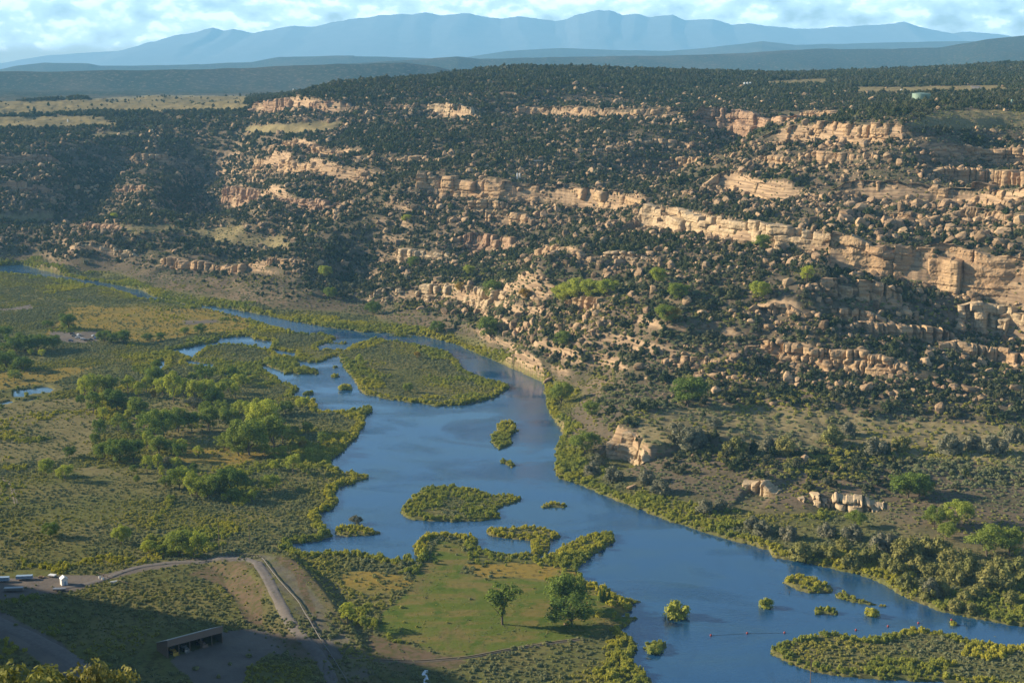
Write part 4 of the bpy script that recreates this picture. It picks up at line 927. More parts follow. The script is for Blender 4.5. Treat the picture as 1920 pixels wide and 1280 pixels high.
scatter('boulder_rubble', np.c_[x, y, zz][~sel], np.c_[size, size, size][~sel], rot[~sel], bi[~sel], BOU)
for i in ind:
    u, v = project(x[i], y[i], zz[i]); big = 'huge' if size[i] > 3.2 else 'large' if size[i] > 2.3 else 'smaller'
    o = link('boulder', BOU[bi[i]], loc=(x[i], y[i], zz[i]), category='boulder', group='fallen sandstone boulders on the slope',
             label=unique('%s sandstone boulder %s, {}' % (big, landmark(u, v)), u, v, [place_words(u, v)]))
    o.scale = (size[i],) * 3; o.rotation_euler = tuple(rot[i])
# named boulders the photo shows clearly
for u, v, s, sc, lab in ((1625,733,5.0,(1.3,1.0,0.9),'slanting reddish slab boulder among junipers right of the terrace'),(1631,773,3.2,(0.9,0.8,1.1),'upright pale boulder alone on the grass terrace'),(1822,735,5.5,(1.2,0.9,0.5),'flat tilted orange slab boulder low on the right slope'),
    (1028,715,4.2,(1.3,0.8,0.6),'smooth grey boulder in bushes at the river bend'),(1817,405,6.0,(0.8,0.8,1.2),'tall rounded boulder standing in the upper boulder field'),(1185,915,3.0,(1.2,1,0.7),'grey boulder in the bushes under the pale bluff'),(1225,548,5.5,(0.7,0.7,1.1),'tall tan boulder beside the yellow green trees')):
    bx, by, bz = (float(q[0]) for q in GR.hit(u, v)); o = link('boulder', BOU[(u * 7) % 12], loc=(bx, by, bz + s * 0.3), label=lab, category='boulder', group='landmark boulders'); o.scale = tuple(s * k for k in sc); o.rotation_euler = (0.2, 0.15, u)

# ------------------------------------------------------------------ river willows and sagebrush (nobody could count them)
def px_mask(polys, x, y):
    u, v = project(x, y, 0 * x); m = np.zeros(len(x), bool)
    for q in polys: m |= inpoly(u, v, q)
    return m
isl_f = isl.astype(float)
x, y = rand_ground(760000, 520, 2000); sdw = grid_at(SDW, x, y, 30.0); z = GR.height(x, y); u, v = project(x, y, z)
cv = cover_at(cov_near, x, y); cv2 = cover_at(cov2_near, x, y); on_isl = grid_at(isl_f, x, y, 0) > 0.5
left = z < 4.5; n1 = fbm(x, y, 34, 3, 220); n2 = fbm(x, y * 0.55, 90, 3, 221)
bank = sstep(15 + 9 * n1 - sdw, 0, 5) * (sdw > 0.6) * (z < 9)
dens = np.maximum(bank, 0.85 * on_isl * (sdw > 0.4) * sstep(n1, -0.75, -0.3))
west = (x < -20) | ((y < 800) & (x < 160)) | inpoly(u, v, [(0,500),(640,620),(640,1000),(0,1000)])
dens = np.where(left & west & ~on_isl, np.maximum(dens, 0.4 + 0.6 * sstep(n1 * 0.8 + n2, -0.5, 0.0)), dens)
dens = np.where(left & ~west & ~on_isl, np.maximum(dens, 0.2 + 0.8 * sstep(n1 + 0.5 * n2, -0.6, 0.0)), dens)
clear = np.maximum.reduce([cv[:, 0], cv[:, 1] * 1.3 * (cv[:, 1] > 0.9) + cv[:, 1] * 1.35 * (cv[:, 1] <= 0.9), cv[:, 2], cv2[:, 1] * 0.85, cv2[:, 2]]); dens = dens * (1 - np.clip(clear, 0, 1) * 0.975)
pondb = grid_at(edt(pond), x, y, 30) < 9; dens = np.where(pondb, dens * 0.04, dens)
dark = inpoly(u, v, [(0,1110),(320,1165),(420,1180),(430,1300),(-50,1300)]); dens = np.where(dark, dens * 0.5, dens)
keep = (rng.uniform(0, 1, len(x)) < dens * 0.72) & free_of(x, y, KEEP) & (sdw > 0.3)
x, y, z, sdw, n1, n2, on_isl, left, west = [q[keep] for q in (x, y, z, sdw, n1, n2, on_isl, left, west)]
sage = (sdw > 7) & (fbm(x, y, 45, 3, 230) > (-0.05 if True else 0)) ; sage |= (sdw > 22) & (fbm(x, y, 30, 2, 231) > -0.2)
hgt = np.clip(rng.lognormal(0.62, 0.30, len(x)), 0.9, 3.8) * np.where(on_isl, 0.85, 1.0) * (1 + 0.35 * n1) * np.where(sage, 0.72, 1.0) * (0.45 + 0.55 * sstep(sdw, 0.3, 3.0)) * np.where(sdw > 25, 0.82, 1.0); wid = hgt * rng.uniform(0.6, 0.95, len(x))
rz = rng.uniform(0, 6.28, len(x)); P = np.c_[x, y, z - 0.12]; S = np.c_[wid, wid, hgt]; Ro = np.c_[rz * 0, rz * 0, rz]
scatter('willow_thicket', P[~sage], S[~sage], Ro[~sage], rng.integers(0, 8, (~sage).sum()), WIL)
scatter('sagebrush_flat', P[sage], S[sage], Ro[sage], rng.integers(0, 5, sage.sum()), SAG)
# low sage and rabbitbrush on terraces, spurs and benches
x, y = rand_ground(240000, 560, 1900); z = GR.height(x, y); cv = cover_at(cov_near, x, y)
emb_ = polydist(x, y, [q[:2] for q in EMB])[0]
dens = np.maximum(sstep(z, 3, 8) * ((y > 860) | ((x > 60) & (y > 740))), 1.5 * (emb_ > 6) * (emb_ < 26) * (np.abs(emb_ - 8) < 30)) * (0.42 + 0.6 * fbm(x, y, 40, 3, 240) + 0.35 * inpoly(*project(x, y, z), [(640,560),(700,470),(1000,480),(1150,520),(1400,560),(1420,700),(1250,760),(1080,760),(960,680),(800,630)]) + 0.5 * inpoly(*project(x, y, z), [(1150,840),(1400,830),(1700,850),(1920,860),(1990,1010),(1700,1010),(1400,980),(1200,930)])) * np.where(cv[:, 1] > 0.5, 0.75, 1.0); keep = rng.uniform(0, 1, len(x)) < dens * 0.8
x, y, z = x[keep], y[keep], z[keep]; s = rng.uniform(0.6, 1.7, len(x)) * np.where((z > 12) & (z < 80) & (y < 1500), 1.55, 1.0) * np.where(emb_[keep] < 26, 0.6, 1.0); rz = rng.uniform(0, 6.28, len(x))
scatter('terrace_scrub', np.c_[x, y, z - 0.1], np.c_[s, s, s], np.c_[rz * 0, rz * 0, rz], rng.integers(0, 5, len(x)), SAG)
# tufts and weeds on the mown grass
x, y = rand_ground(30000, 560, 830); cv = cover_at(cov_near, x, y); keep = (cv[:, 0] > 0.5) & (rng.uniform(0, 1, len(x)) < 0.25 + 0.9 * fbm(x, y, 14, 3, 250)); x, y = x[keep], y[keep]; z = GR.height(x, y); s = rng.uniform(0.25, 0.6, len(x))
scatter('grass_tufts', np.c_[x, y, z - 0.05], np.c_[s * 1.3, s * 1.3, s * 0.7], np.c_[s * 0, s * 0, s * 9], rng.integers(0, 5, len(x)), SAG)

# ------------------------------------------------------------------ cottonwoods and other single trees
def tree(u, v, hpx, kind='broad', mat=None, label=None, wide=1.0, name='cottonwood', cat='tree', group=None, on_floor=True):
    """a tree whose trunk meets the ground at the photo pixel u, v and is hpx pixels tall there"""
    x, y, z = (float(q[0]) for q in GR.hit(u, v)); h = max(2.2, hpx * y / F * 1.04); var = (int(u) * 7 + int(v) * 3) % (5 if kind in ('broad', 'bushy') else 3)
    if kind == 'vase': var = 0
    tm, cm = tree_parts(kind, var, mat or M_COT); rz = (u * 1.7 + v) % 6.28
    t = empty(name, (x, y, z - 0.1), rz, label, cat, group); t.scale = (h * wide, h * wide, h)
    link('trunk', tm, t); link('crown', cm, t); return t
def tone_of(m): return {'cottonwood_leaf': 'mid green', 'pale_cottonwood_leaf': 'pale yellow-green', 'dark_cottonwood_leaf': 'dark green', 'yellow_leaf': 'yellow-leaved', 'olive_leaf': 'olive green', 'grey_twig': 'grey'}[m.name]
G, Y_, D_, YL, OL, GY = M_COT, M_COTY, M_COTD, M_YEL, M_OLIVE, M_GREY
GROVE = [(160,748,42,'tall',Y_,1),(178,738,40,'bushy',Y_,1.1),(205,738,38,'broad',G,1),(176,774,44,'tall',G,1.1),(192,770,36,'tall',Y_,1),(219,772,48,'broad',D_,1.1),(187,824,42,'tall',D_,.9),(222,809,38,'tall',G,1),(240,804,16,'broad',GY,.8),
 (232,770,26,'bushy',G,1),(260,745,32,'tall',Y_,1),(257,786,44,'broad',G,1.1),(287,827,62,'broad',D_,1.15),(307,818,54,'broad',G,1.2),(334,808,48,'broad',G,1.1),(360,809,40,'broad',D_,1),(392,806,46,'broad',G,1.1),(433,807,46,'tall',G,1.2),
 (289,731,46,'bushy',G,.9),(326,755,62,'tall',Y_,.9),(305,741,36,'broad',Y_,1),(345,746,40,'tall',G,1.1),(365,749,40,'broad',Y_,1),(387,753,45,'broad',Y_,1),(398,760,34,'bushy',D_,1.1),(412,746,32,'broad',Y_,1),(428,737,30,'bushy',G,1.1),
 (448,724,26,'bushy',Y_,1),(463,722,15,'bushy',Y_,.8),(195,864,38,'bushy',G,1.2),(225,869,50,'broad',D_,1.2),(250,866,46,'broad',D_,1.1),(210,858,40,'broad',G,1),(298,851,40,'broad',G,1.2),(322,852,32,'broad',G,1.1),(276,886,36,'tall',Y_,1),(296,881,33,'tall',Y_,1),
 (315,876,22,'broad',GY,1),(130,858,24,'broad',D_,1.3),(250,886,17,'bushy',G,.8),(87,891,34,'broad',Y_,1.15),(122,901,33,'bushy',Y_,1),(497,813,66,'broad',Y_,1),(467,853,72,'broad',G,1.05),(513,842,68,'broad',G,1),(447,854,46,'bushy',G,1.1),
 (420,840,30,'broad',G,1.3),(450,781,34,'tall',Y_,1),(473,786,38,'broad',Y_,1.1),(535,777,28,'broad',D_,1.1),(567,766,24,'bushy',Y_,1.1),(497,856,26,'bushy',Y_,.9),(513,859,24,'bushy',Y_,.9),(530,856,24,'bushy',Y_,.9),(490,835,50,'bushy',G,1),(530,830,40,'broad',G,1),
 (607,836,28,'tall',G,1.2),(567,841,18,'bushy',YL,.9),(550,888,38,'tall',Y_,1.1),(513,881,20,'bushy',Y_,1),(337,918,46,'broad',G,1.1),(360,931,52,'tall',Y_,1),(370,934,38,'bushy',Y_,1),(390,936,50,'broad',G,1.1),(433,924,52,'broad',D_,1.1),(421,941,19,'bushy',Y_,.8),
 (473,941,26,'bushy',Y_,.7),(320,941,16,'bushy',G,1),(257,905,16,'bushy',G,1),(345,905,34,'broad',Y_,1),(405,922,36,'bushy',G,1),(270,800,30,'broad',G,1),(385,780,30,'bushy',G,1),(415,775,28,'broad',G,1),(240,735,34,'tall',Y_,1),(275,735,30,'tall',Y_,1),(480,800,40,'broad',G,1)]
q_ = np.random.default_rng(31)
while len(GROVE) < 118:
    u, v = q_.uniform(140, 590), q_.uniform(700, 940)
    if inpoly(np.array([u]), np.array([v]), [(150,760),(170,715),(290,700),(470,715),(590,780),(600,850),(500,945),(330,940),(230,880),(180,870)])[0] and min(math.hypot(u - g_[0], (v - g_[1]) * 2) for g_ in GROVE) > 13 and not (330 < u < 440 and 812 < v < 850):
        GROVE.append((u, v, q_.uniform(17, 36), ('tall', 'bushy', 'broad')[q_.integers(3)], (G, Y_, Y_, D_)[q_.integers(4)], q_.uniform(.8, 1.1)))
for u, v, h, k, m, wd in GROVE:
    sz = 'tall' if h > 44 else 'middling' if h > 28 else 'small'
    tree(u, v, h * 1.0, k, m, unique('%s %s cottonwood in the floodplain grove, {}' % (sz, tone_of(m)), u, v, ['%d%% across and %d%% down' % (round(u / 19.2), round(v / 12.8))]), wd * 0.9, group='cottonwoods of the floodplain grove')
SINGLES = [(289,746,15,'bushy',YL,.8,'small orange-yellow tree at the back of the grove'),(362,766,22,'bushy',GY,1.6,'wide straw-coloured bare bush in the grove clearing'),(129,617,32,'broad',D_,1.2,'single dark tree behind the parked cars'),(90,614,14,'bushy',D_,1.5,'low dark tree left of the single tree behind the cars'),
 (196,641,24,'bushy',D_,1.2,'leftmost of three round dark trees beside the parking area'),(213,644,22,'bushy',D_,1.1,'middle of three round dark trees beside the parking area'),(232,644,27,'bushy',D_,1.2,'tallest right one of three round dark trees beside the parking area'),
 (277,640,16,'bushy',D_,1.3,'lone dark bushy tree right of the three parking area trees'),(302,638,16,'bushy',D_,1.2,'small dark tree at the edge of the gold meadow'),(346,626,13,'bushy',G,1.4,'low green tree on the gold meadow by the side channel'),(377,627,22,'broad',D_,1.1,'dark forked tree standing on the gold meadow'),
 (6,640,30,'bushy',D_,1.1,'dark tree at the left photo edge beside the parking area'),(30,660,38,'broad',D_,1.2,'tallest dark tree of the clump left of the cars'),(47,662,32,'bushy',D_,1.2,'dark tree right of the tallest in the left clump'),(72,658,33,'broad',D_,1.2,'broad dark tree close left of the parked cars'),(100,655,28,'bushy',D_,1.1,'dark tree at the corner of the parking area'),
 (12,690,34,'broad',D_,1.4,'dark shaded tree low at the left photo edge'),(42,695,28,'bushy',D_,1.4,'shaded tree in front of the left clump'),(22,668,14,'bushy',Y_,1,'first small pale tree before the left clump'),(58,666,13,'bushy',Y_,1,'second small pale tree before the left clump'),(79,668,14,'bushy',Y_,1,'third small pale tree before the left clump'),
 (27,712,20,'broad',G,1.1,'small lone tree on the gold strip above the pond'),(228,1021,40,'bushy',Y_,.9,'pale young cottonwood alone in the willow flat'),(335,1042,52,'bushy',G,1.1,'wide green tree beside the curving dirt road'),(364,1043,50,'bushy',Y_,.9,'yellow-green tree against the wide tree by the dirt road'),(279,1037,27,'bushy',Y_,1.1,'short pale tree left of the dirt road trees'),
 (303,1040,22,'bushy',G,1.2,'small bush-like tree between the dirt road trees'),(95,1006,30,'bushy',D_,1.2,'dark round tree in the willow flat at left'),(651,1168,44,'tall',Y_,1.1,'bright green slender tree in the hollow beside the embankment'),
 (942,1170,82,'vase',D_,1.15,'tall vase-shaped cottonwood alone on the mown lawn'),(1062,1146,76,'broad',D_,1.25,'large dark cottonwood at the right edge of the lawn'),(1072,1173,60,'broad',D_,1.5,'spreading low cottonwood in front of the large lawn tree'),
 (1290,762,58,'bushy',D_,1.25,'big round bright tree at the foot of the boulder slope'),(1097,850,44,'bushy',G,1.2,'green tree on the right river bank opposite the twin bush islet'),(1053,756,42,'bushy',G,1,'light green tree at the right bank of the river bend'),(1110,782,32,'bushy',G,1.1,'small green tree above the right bank near the bend'),
 (1060,567,36,'broad',Y_,1.2,'leftmost yellow-green tree of the slope grove'),(1085,562,42,'broad',Y_,1.2,'tallest yellow-green tree of the slope grove'),(1110,562,40,'bushy',Y_,1.1,'third yellow-green tree of the slope grove'),(1137,556,34,'bushy',Y_,1.1,'rightmost yellow-green tree of the slope grove'),
 (1235,532,32,'bushy',Y_,1,'pale green tree beside the tall tan slope boulder'),(1272,562,34,'bushy',G,1.2,'green tree below the tall tan slope boulder'),(1425,560,36,'bushy',Y_,1.1,'vivid green tree alone beneath the bright long ledge'),(1430,472,34,'bushy',G,1.1,'green tree in the notch of the bright long ledge'),
 (1513,532,34,'tall',Y_,1,'thin pale tree left of the square-block ledge'),(925,562,38,'bushy',G,1.1,'green tree before the white outcrop band'),(880,516,20,'bushy',Y_,1.1,'little pale tree above the white outcrop band'),(985,562,22,'bushy',YL,1.1,'yellow tree right of the white outcrop band'),
 (775,502,22,'bushy',G,1.1,'little green tree under the thin pale western ledge'),(762,416,14,'bushy',Y_,1.2,'yellowish tree high on the western slope'),(865,548,20,'bushy',YL,1.1,'yellow tree in front of the white outcrop blocks'),(1055,652,34,'bushy',G,1,'green tree low on the slope above the narrow channel'),
 (920,636,44,'bushy',G,1.1,'tall green tree on the bank where the channel narrows'),(1250,607,38,'bushy',G,1.1,'green tree in the middle of the boulder slope'),(1262,603,28,'bushy',YL,1,'yellowing tree beside the mid-slope green tree'),(1605,988,34,'bushy',G,1.1,'bright green tree in the thicket under the grey white outcrop'),
 (1795,984,48,'bushy',Y_,1.2,'bright yellow-green tree near the bare right hillside'),(1752,987,40,'bushy',G,1.1,'green tree left of the bright yellow-green one'),(1850,1042,62,'broad',G,1.2,'large bright green tree at the right thicket'),(1893,1042,58,'broad',G,1.1,'bright green tree at the right photo edge'),
 (1702,932,52,'bushy',D_,1.3,'big dark round tree on the low right terrace'),(1724,934,46,'bushy',D_,1.1,'second dark round tree leaning on the big one'),(214,412,13,'bushy',Y_,1.2,'one pale green tree among far left junipers'),(1775,1010,34,'bushy',G,1.1,'green tree behind the rounded olive shrubs'),
 (700,590,26,'bushy',D_,1.2,'dark green bank tree under the white outcrop'),(820,625,24,'bushy',D_,1.2,'dark tree on the bank above the narrow channel'),(610,520,24,'bushy',Y_,1.1,'yellowish tree at the end of the far canyon bench'),(620,560,24,'bushy',G,1.0,'green tree above the far river reach'),
 (675,690,28,'tall',Y_,.7,'slim bright tree on the long middle island'),(783,672,14,'bushy',YL,.8,'small yellow shrub tree on the long middle island'),(765,735,20,'bushy',G,.9,'small green tree near the tip of the middle island'),(668,986,22,'bushy',GY,1.1,'grey leafless bush on the small left islet')]
for u, v, h, k, m, wd, lab in SINGLES: tree(u, v, h, k, m, lab, wd, 'tree' if 'bush' not in lab.split() else 'bush', 'tree')
for u, h, lab in ((1125,27,'left of three dark spruces at the lawn shore'),(1133,30,'middle and tallest of three dark spruces at the lawn shore'),(1142,26,'right of three dark spruces at the lawn shore')):
    x, y, z = (float(q[0]) for q in GR.hit(u, 1127)); hh = h * y / F; C = [(0, 0, k) for k in np.linspace(0.12, 0.93, 9)]; Rd = [(0.21 * (1.02 - k), 0.21 * (1.02 - k), 0.1) for k in np.linspace(0.12, 0.93, 9)]
    t = empty('spruce_tree', (x, y, z - 0.1), 0, lab, 'spruce', 'spruces at the lawn shore'); t.scale = (hh,) * 3
    MB().tube([(0, 0, -0.05), (0, 0, 0.9)], [0.025, 0.006], 6).build('trunk', M_BARK, t)
    link('crown', plant_mesh('crown', C, Rd, M_COTD, 5 + h, 9000, 0.03, 0.8), t)
# rounded shrubs of the right bank and lone bushes in the water
OLI = {id(m): [bush_proto(60 + 10 * j + i, m, 1.0, 'shrub', 900, 0.045) for i in range(4)] for j, m in enumerate((M_OLIVE, M_GREY, M_WIL))}
def shrub(u, v, hpx, mat, label, wide=1.0, group=None, zfix=None):
    x, y, z = (float(q[0]) for q in GR.hit(u, v)); z = zfix if zfix is not None else z; h = hpx * y / F
    o = link('shrub', OLI[id(mat)][(int(u) + int(v)) % 4], loc=(x, y, z - 0.15), label=label, category='shrub', group=group)
    o.scale = (h * wide * 0.8, h * wide * 0.8, h); o.rotation_euler = (0, 0, u % 6.28)
OLIVES = [(1500,1047,38,1.3,0),(1545,1040,28,1.2,0),(1560,1047,30,1.2,0),(1600,1062,40,1.1,0),(1620,1057,36,1,0),(1650,1034,46,1,1),(1668,1030,38,1,1),(1690,1042,42,1.1,0),(1707,1047,50,1,0),(1735,1035,40,1,0),(1760,1042,46,1,0),(1782,1062,42,1,0),(1812,1062,42,1,0),(1722,1072,38,1,0),(1742,1082,34,1,0),
 (1768,1085,40,1,0),(1790,1092,46,1,0),(1816,1078,42,1.1,0),(1852,1098,48,1.2,0),(1700,1102,38,1,0),(1745,1117,42,.9,1),(1737,1122,30,1,0),(1762,1112,40,1,0),(1832,1117,28,1.5,0),(1808,1127,24,1.3,0),(1790,1142,26,1.1,0),(1820,1147,22,1.2,0),(1880,1102,48,1.1,0),(1910,1087,52,1.1,0),(1580,1030,30,1,0),
 (1430,1002,34,1.2,1),(1412,990,28,1.2,1),(1600,1010,34,1.2,1),(1550,1005,30,1.1,1),(1660,1065,34,1.1,0),(1640,1050,36,1,0),(1680,1075,36,1,0),(1895,1130,30,1.2,0),(1870,1075,40,1.1,0),(1480,1010,30,1.2,1),(1320,960,30,1.2,1),(1350,955,26,1.1,1),(1240,925,34,1.2,1),(1210,905,30,1.1,1),(1150,900,32,1.2,1),(1110,890,30,1.2,1),
 (1290,840,46,1.2,1),(1310,830,36,1.1,1),(1275,820,34,1.1,1),(1380,850,40,1.1,0),(1440,845,34,1.1,1),(1470,850,38,1.1,0),(1560,830,40,1.2,0),(1590,815,30,1.1,1),(1640,850,38,1.1,1),(1690,845,34,1,0),(1780,850,44,1.2,1),(1820,840,34,1.1,1),(1860,850,42,1.1,1),(1900,830,38,1.1,1),(1340,800,22,1.4,1),(1120,872,26,1.1,1)]
for u, v, h, wd, k in OLIVES:
    nm = 'olive green' if k == 0 else 'grey-green'; zone = 'on the right river bank' if v > 880 else 'on the low right terrace'
    shrub(u, v, h, M_OLIVE if k == 0 else M_GREY, unique('%s rounded %s shrub %s, {}' % ('large' if h > 39 else 'middling', nm, zone), u, v, ['%d%% across and %d%% down' % (round(u / 19.2), round(v / 12.8))]), wd, 'rounded shrubs of the right bank')
for u, v, h, wd, lab in ((1436,1144,22,1.25,'round willow bush alone in the river left of the string islet'),(1635,1159,18,1.6,'low round willow bush in the river above the big lower island'),(1268,1162,36,1.35,'tall willow bush in the river beside the lawn shore'),(1787,1177,10,1.3,'tiny bright bush in the river by the right bank'),
    (628,707,8,1.6,'tiny bush in the rapids beside the reed bars'),(642,730,12,1.3,'left bush of the little pair in the rapids'),(655,730,11,1.3,'right bush of the little pair in the rapids'),(1228,1221,18,2.0,'low willow bush on the dark gravel bar')):
    shrub(u, v, h, M_WIL, lab, wd, 'bushes standing in the river', 0.05)
# sunlit treetop just under the viewpoint
for i, (x, y, vt, wd, lab) in enumerate(((-33.5, 97.0, 1262, 8.5, 'yellow-green treetop cut off at the bottom left photo corner'), (-28.6, 98.5, 1272, 6.0, 'lower yellow-green treetop right of the corner treetop'))):
    zt = H - y * (vt - 95) / F; zg = float(zfun(np.array([x]), np.array([y]))[0]); tm, cm = tree_parts('bushy', i, M_OLIVE); h = max(zt - zg, 4.0)
    t = empty('tree', (x, y, zg), i, lab, 'tree'); t.scale = (wd, wd, h); link('trunk', tm, t); link('crown', cm, t)

# ------------------------------------------------------------------ built things
M_WHITE = plain('white_paint', (0.78, 0.77, 0.74), 0.5, 0, 0.05); M_TIN = plain('galvanised_tin', (0.30, 0.30, 0.30), 0.45, 0.6, 0.15, 4); M_STEELBROWN = plain('brown_siding', (0.20, 0.135, 0.10), 0.7, 0, 0.12, 3)
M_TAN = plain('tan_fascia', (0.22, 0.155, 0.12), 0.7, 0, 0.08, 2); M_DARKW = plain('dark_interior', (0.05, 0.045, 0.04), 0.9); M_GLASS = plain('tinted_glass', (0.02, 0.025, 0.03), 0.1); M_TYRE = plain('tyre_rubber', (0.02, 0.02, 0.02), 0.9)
M_YPAINT = plain('yellow_machine_paint', (0.55, 0.33, 0.04), 0.5); M_TANKG = plain('green_tank_paint', (0.19, 0.28, 0.21), 0.5, 0, 0.06, 0.3); M_POLE = plain('weathered_wood', (0.16, 0.11, 0.08), 0.9, 0, 0.25, 2); M_BLUE = plain('faded_blue_paint', (0.26, 0.36, 0.46), 0.5)
M_REDB = plain('red_buoy_plastic', (0.30, 0.03, 0.025), 0.5); M_FOAM = plain('white_water', (0.62, 0.66, 0.68), 0.6, 0, 0.25, 1.2); M_SAND = plain('sand', (0.36, 0.24, 0.15), 0.95); M_ROPE = plain('rope', (0.10, 0.09, 0.08), 0.9); M_PIPE = plain('concrete_pipe', (0.15, 0.14, 0.12), 0.8, 0, 0.15, 2)
def hit1(u, v): return tuple(float(q[0]) for q in GR.hit(u, v))
# equipment shelter
ax, ay, az_ = hit1(315, 1233); bx, by, bz = hit1(418, 1205); Lh = math.hypot(bx - ax, by - ay); rzs = math.atan2(by - ay, bx - ax); zs = min(az_, bz) - 0.2
sh = empty('equipment_shelter', (ax, ay, zs), rzs, 'long open-fronted equipment shelter with tan fascia in the hill shadow', 'shed'); Dp = 11.0; Hf, Hb = 8.2, 3.5
MB().add([(0, 0, 0), (0, Dp, 0), (0, Dp, Hb), (0, 0, Hf), (0.25, 0, 0), (0.25, Dp, 0), (0.25, Dp, Hb), (0.25, 0, Hf)], [(0, 1, 2, 3), (7, 6, 5, 4), (0, 4, 5, 1), (1, 5, 6, 2), (2, 6, 7, 3), (3, 7, 4, 0)]).build('end_wall', M_STEELBROWN, sh)
MB().add([(Lh - .25, 0.3, 0), (Lh - .25, Dp, 0), (Lh - .25, Dp, Hb), (Lh - .25, 0.3, Hf - .1), (Lh, 0.3, 0), (Lh, Dp, 0), (Lh, Dp, Hb), (Lh, 0.3, Hf - .1)], [(0, 1, 2, 3), (7, 6, 5, 4), (0, 4, 5, 1), (1, 5, 6, 2), (2, 6, 7, 3), (3, 7, 4, 0)]).build('end_wall', M_STEELBROWN, sh)
MB().box((Lh / 2, Dp - .12, Hb / 2), (Lh - .6, 0.2, Hb)).build('back_wall', M_DARKW, sh)
MB().box((Lh / 2, -0.12, Hf - 1.45), (Lh + .1, 0.2, 2.9)).build('fascia', M_TAN, sh)
sl_ = math.atan2(Hf - Hb, Dp); MB().add([(-.3, -.35, Hf + .1), (Lh + .3, -.35, Hf + .1), (Lh + .3, Dp + .4, Hb + .02), (-.3, Dp + .4, Hb + .02), (-.3, -.35, Hf + .35), (Lh + .3, -.35, Hf + .35), (Lh + .3, Dp + .4, Hb + .27), (-.3, Dp + .4, Hb + .27)], [(3, 2, 1, 0), (4, 5, 6, 7), (0, 1, 5, 4), (1, 2, 6, 5), (2, 3, 7, 6), (3, 0, 4, 7)]).build('roof', M_TIN, sh)
for k in range(1, 5): MB().box((Lh * k / 5, 0.15, (Hf - 2.9) / 2), (0.3, 0.3, Hf - 2.9)).build('post', M_POLE, sh)
def wheel_parts(root, spots, rad, wd, hub=None):
    for x, y in spots:
        w_ = MB().tube([(x, y - wd / 2, rad), (x, y + wd / 2, rad)], rad, 14).build('wheel', M_TYRE, root); MB().tube([(x, y - wd / 2 - .02, rad), (x, y + wd / 2 + .02, rad)], rad * 0.55, 12).build('rim', hub or M_TIN, w_)
def loader(lx, mat, lab):
    c, s = math.cos(rzs), math.sin(rzs); px, py = ax + c * lx - s * 4.2, ay + s * lx + c * 4.2
    t = empty('wheel_loader', (px, py, zs), rzs - 1.5, lab, 'machine', 'machines parked in the shelter')
    MB().box((-1.2, 0, 1.9), (2.6, 1.9, 1.3)).box((1.2, 0, 1.5), (2.2, 1.3, 0.8)).build('body', mat, t); MB().box((0, 0, 3.0), (1.4, 1.5, 1.5)).build('cab', M_GLASS, t)
    MB().tube([(0.6, 0.7, 2.2), (2.6, 0.7, 1.6), (3.4, 0.7, 0.7)], 0.14, 6).tube([(0.6, -0.7, 2.2), (2.6, -0.7, 1.6), (3.4, -0.7, 0.7)], 0.14, 6).build('lift_arm', mat, t)
    MB().prism([(3.2, 0.25), (4.4, 0.15), (4.4, 0.25), (3.5, 0.5), (3.4, 1.4), (3.2, 1.3)], -1.4, 1.4).build('bucket', mat, t); wheel_parts(t, ((-1.5, 1.05), (-1.5, -1.05), (1.5, 1.05), (1.5, -1.05)), 0.8, 0.55, mat)
loader(4.0, M_YPAINT, 'yellow wheel loader at the near end of the equipment shelter'); loader(Lh * 0.36, M_TIN, 'grey wheel loader second inside the equipment shelter'); loader(Lh * 0.68, M_STEELBROWN, 'brown wheel loader in the middle bay of the equipment shelter')
# little white hut
x, y, z = hit1(120, 1095); hut = empty('pump_hut', (x, y, z - .1), 0.55, 'small white hut with pitched roof beside the dirt road', 'hut')
MB().box((0, 0, 1.6), (3.0, 3.2, 3.2)).build('wall', M_WHITE, hut); MB().prism([(-1.8, 3.15), (0, 4.4), (1.8, 3.15), (1.8, 3.3), (0, 4.58), (-1.8, 3.3)], -1.9, 1.9).build('roof', M_WHITE, hut)
MB().prism([(-1.5, 3.21), (1.5, 3.21), (0, 4.3)], -1.55, 1.55).build('gable', M_WHITE, hut); d = MB().box((0.2, -1.63, 1.1), (0.95, 0.06, 2.1)).build('door', M_BLUE, hut); MB().box((0.55, -1.68, 1.05), (0.08, 0.06, 0.2)).build('handle', M_TIN, d)
def trailer(u, v, L, rz, mat, lab, hgt=1.9, name='box_trailer'):
    x, y, z = hit1(u, v); t = empty(name, (x, y, z), rz, lab, 'trailer'); MB().box((0, 0, 0.75 + hgt / 2), (L, 2.3, hgt)).build('body', mat, t); MB().box((0, 0, 0.70), (L + .2, 2.0, 0.16)).tube([(L / 2, 0, .7), (L / 2 + 1.5, 0, .55)], 0.08, 6).build('frame', M_TIN, t)
    wheel_parts(t, ((-0.6, 1.0), (-0.6, -1.0), (0.6, 1.0), (0.6, -1.0)), 0.38, 0.25)
trailer(46, 1086, 8.0, 0.12, M_BLUE, 'long pale blue trailer left of the small white hut', 1.5); trailer(6, 1090, 6.0, 0.1, M_BLUE, 'blue trailer cut by the left photo edge', 1.8)
trailer(98, 1081, 3.6, -0.3, M_WHITE, 'short white flat trailer behind the small white hut', 0.5, 'flat_trailer'); trailer(26, 1108, 9.0, 0.1, M_TIN, 'grey trailer in the shadow edge below the pale blue one', 1.3); trailer(112, 1107, 6.0, 0.1, M_TIN, 'grey low trailer in front of the small white hut', 0.6, 'flat_trailer')
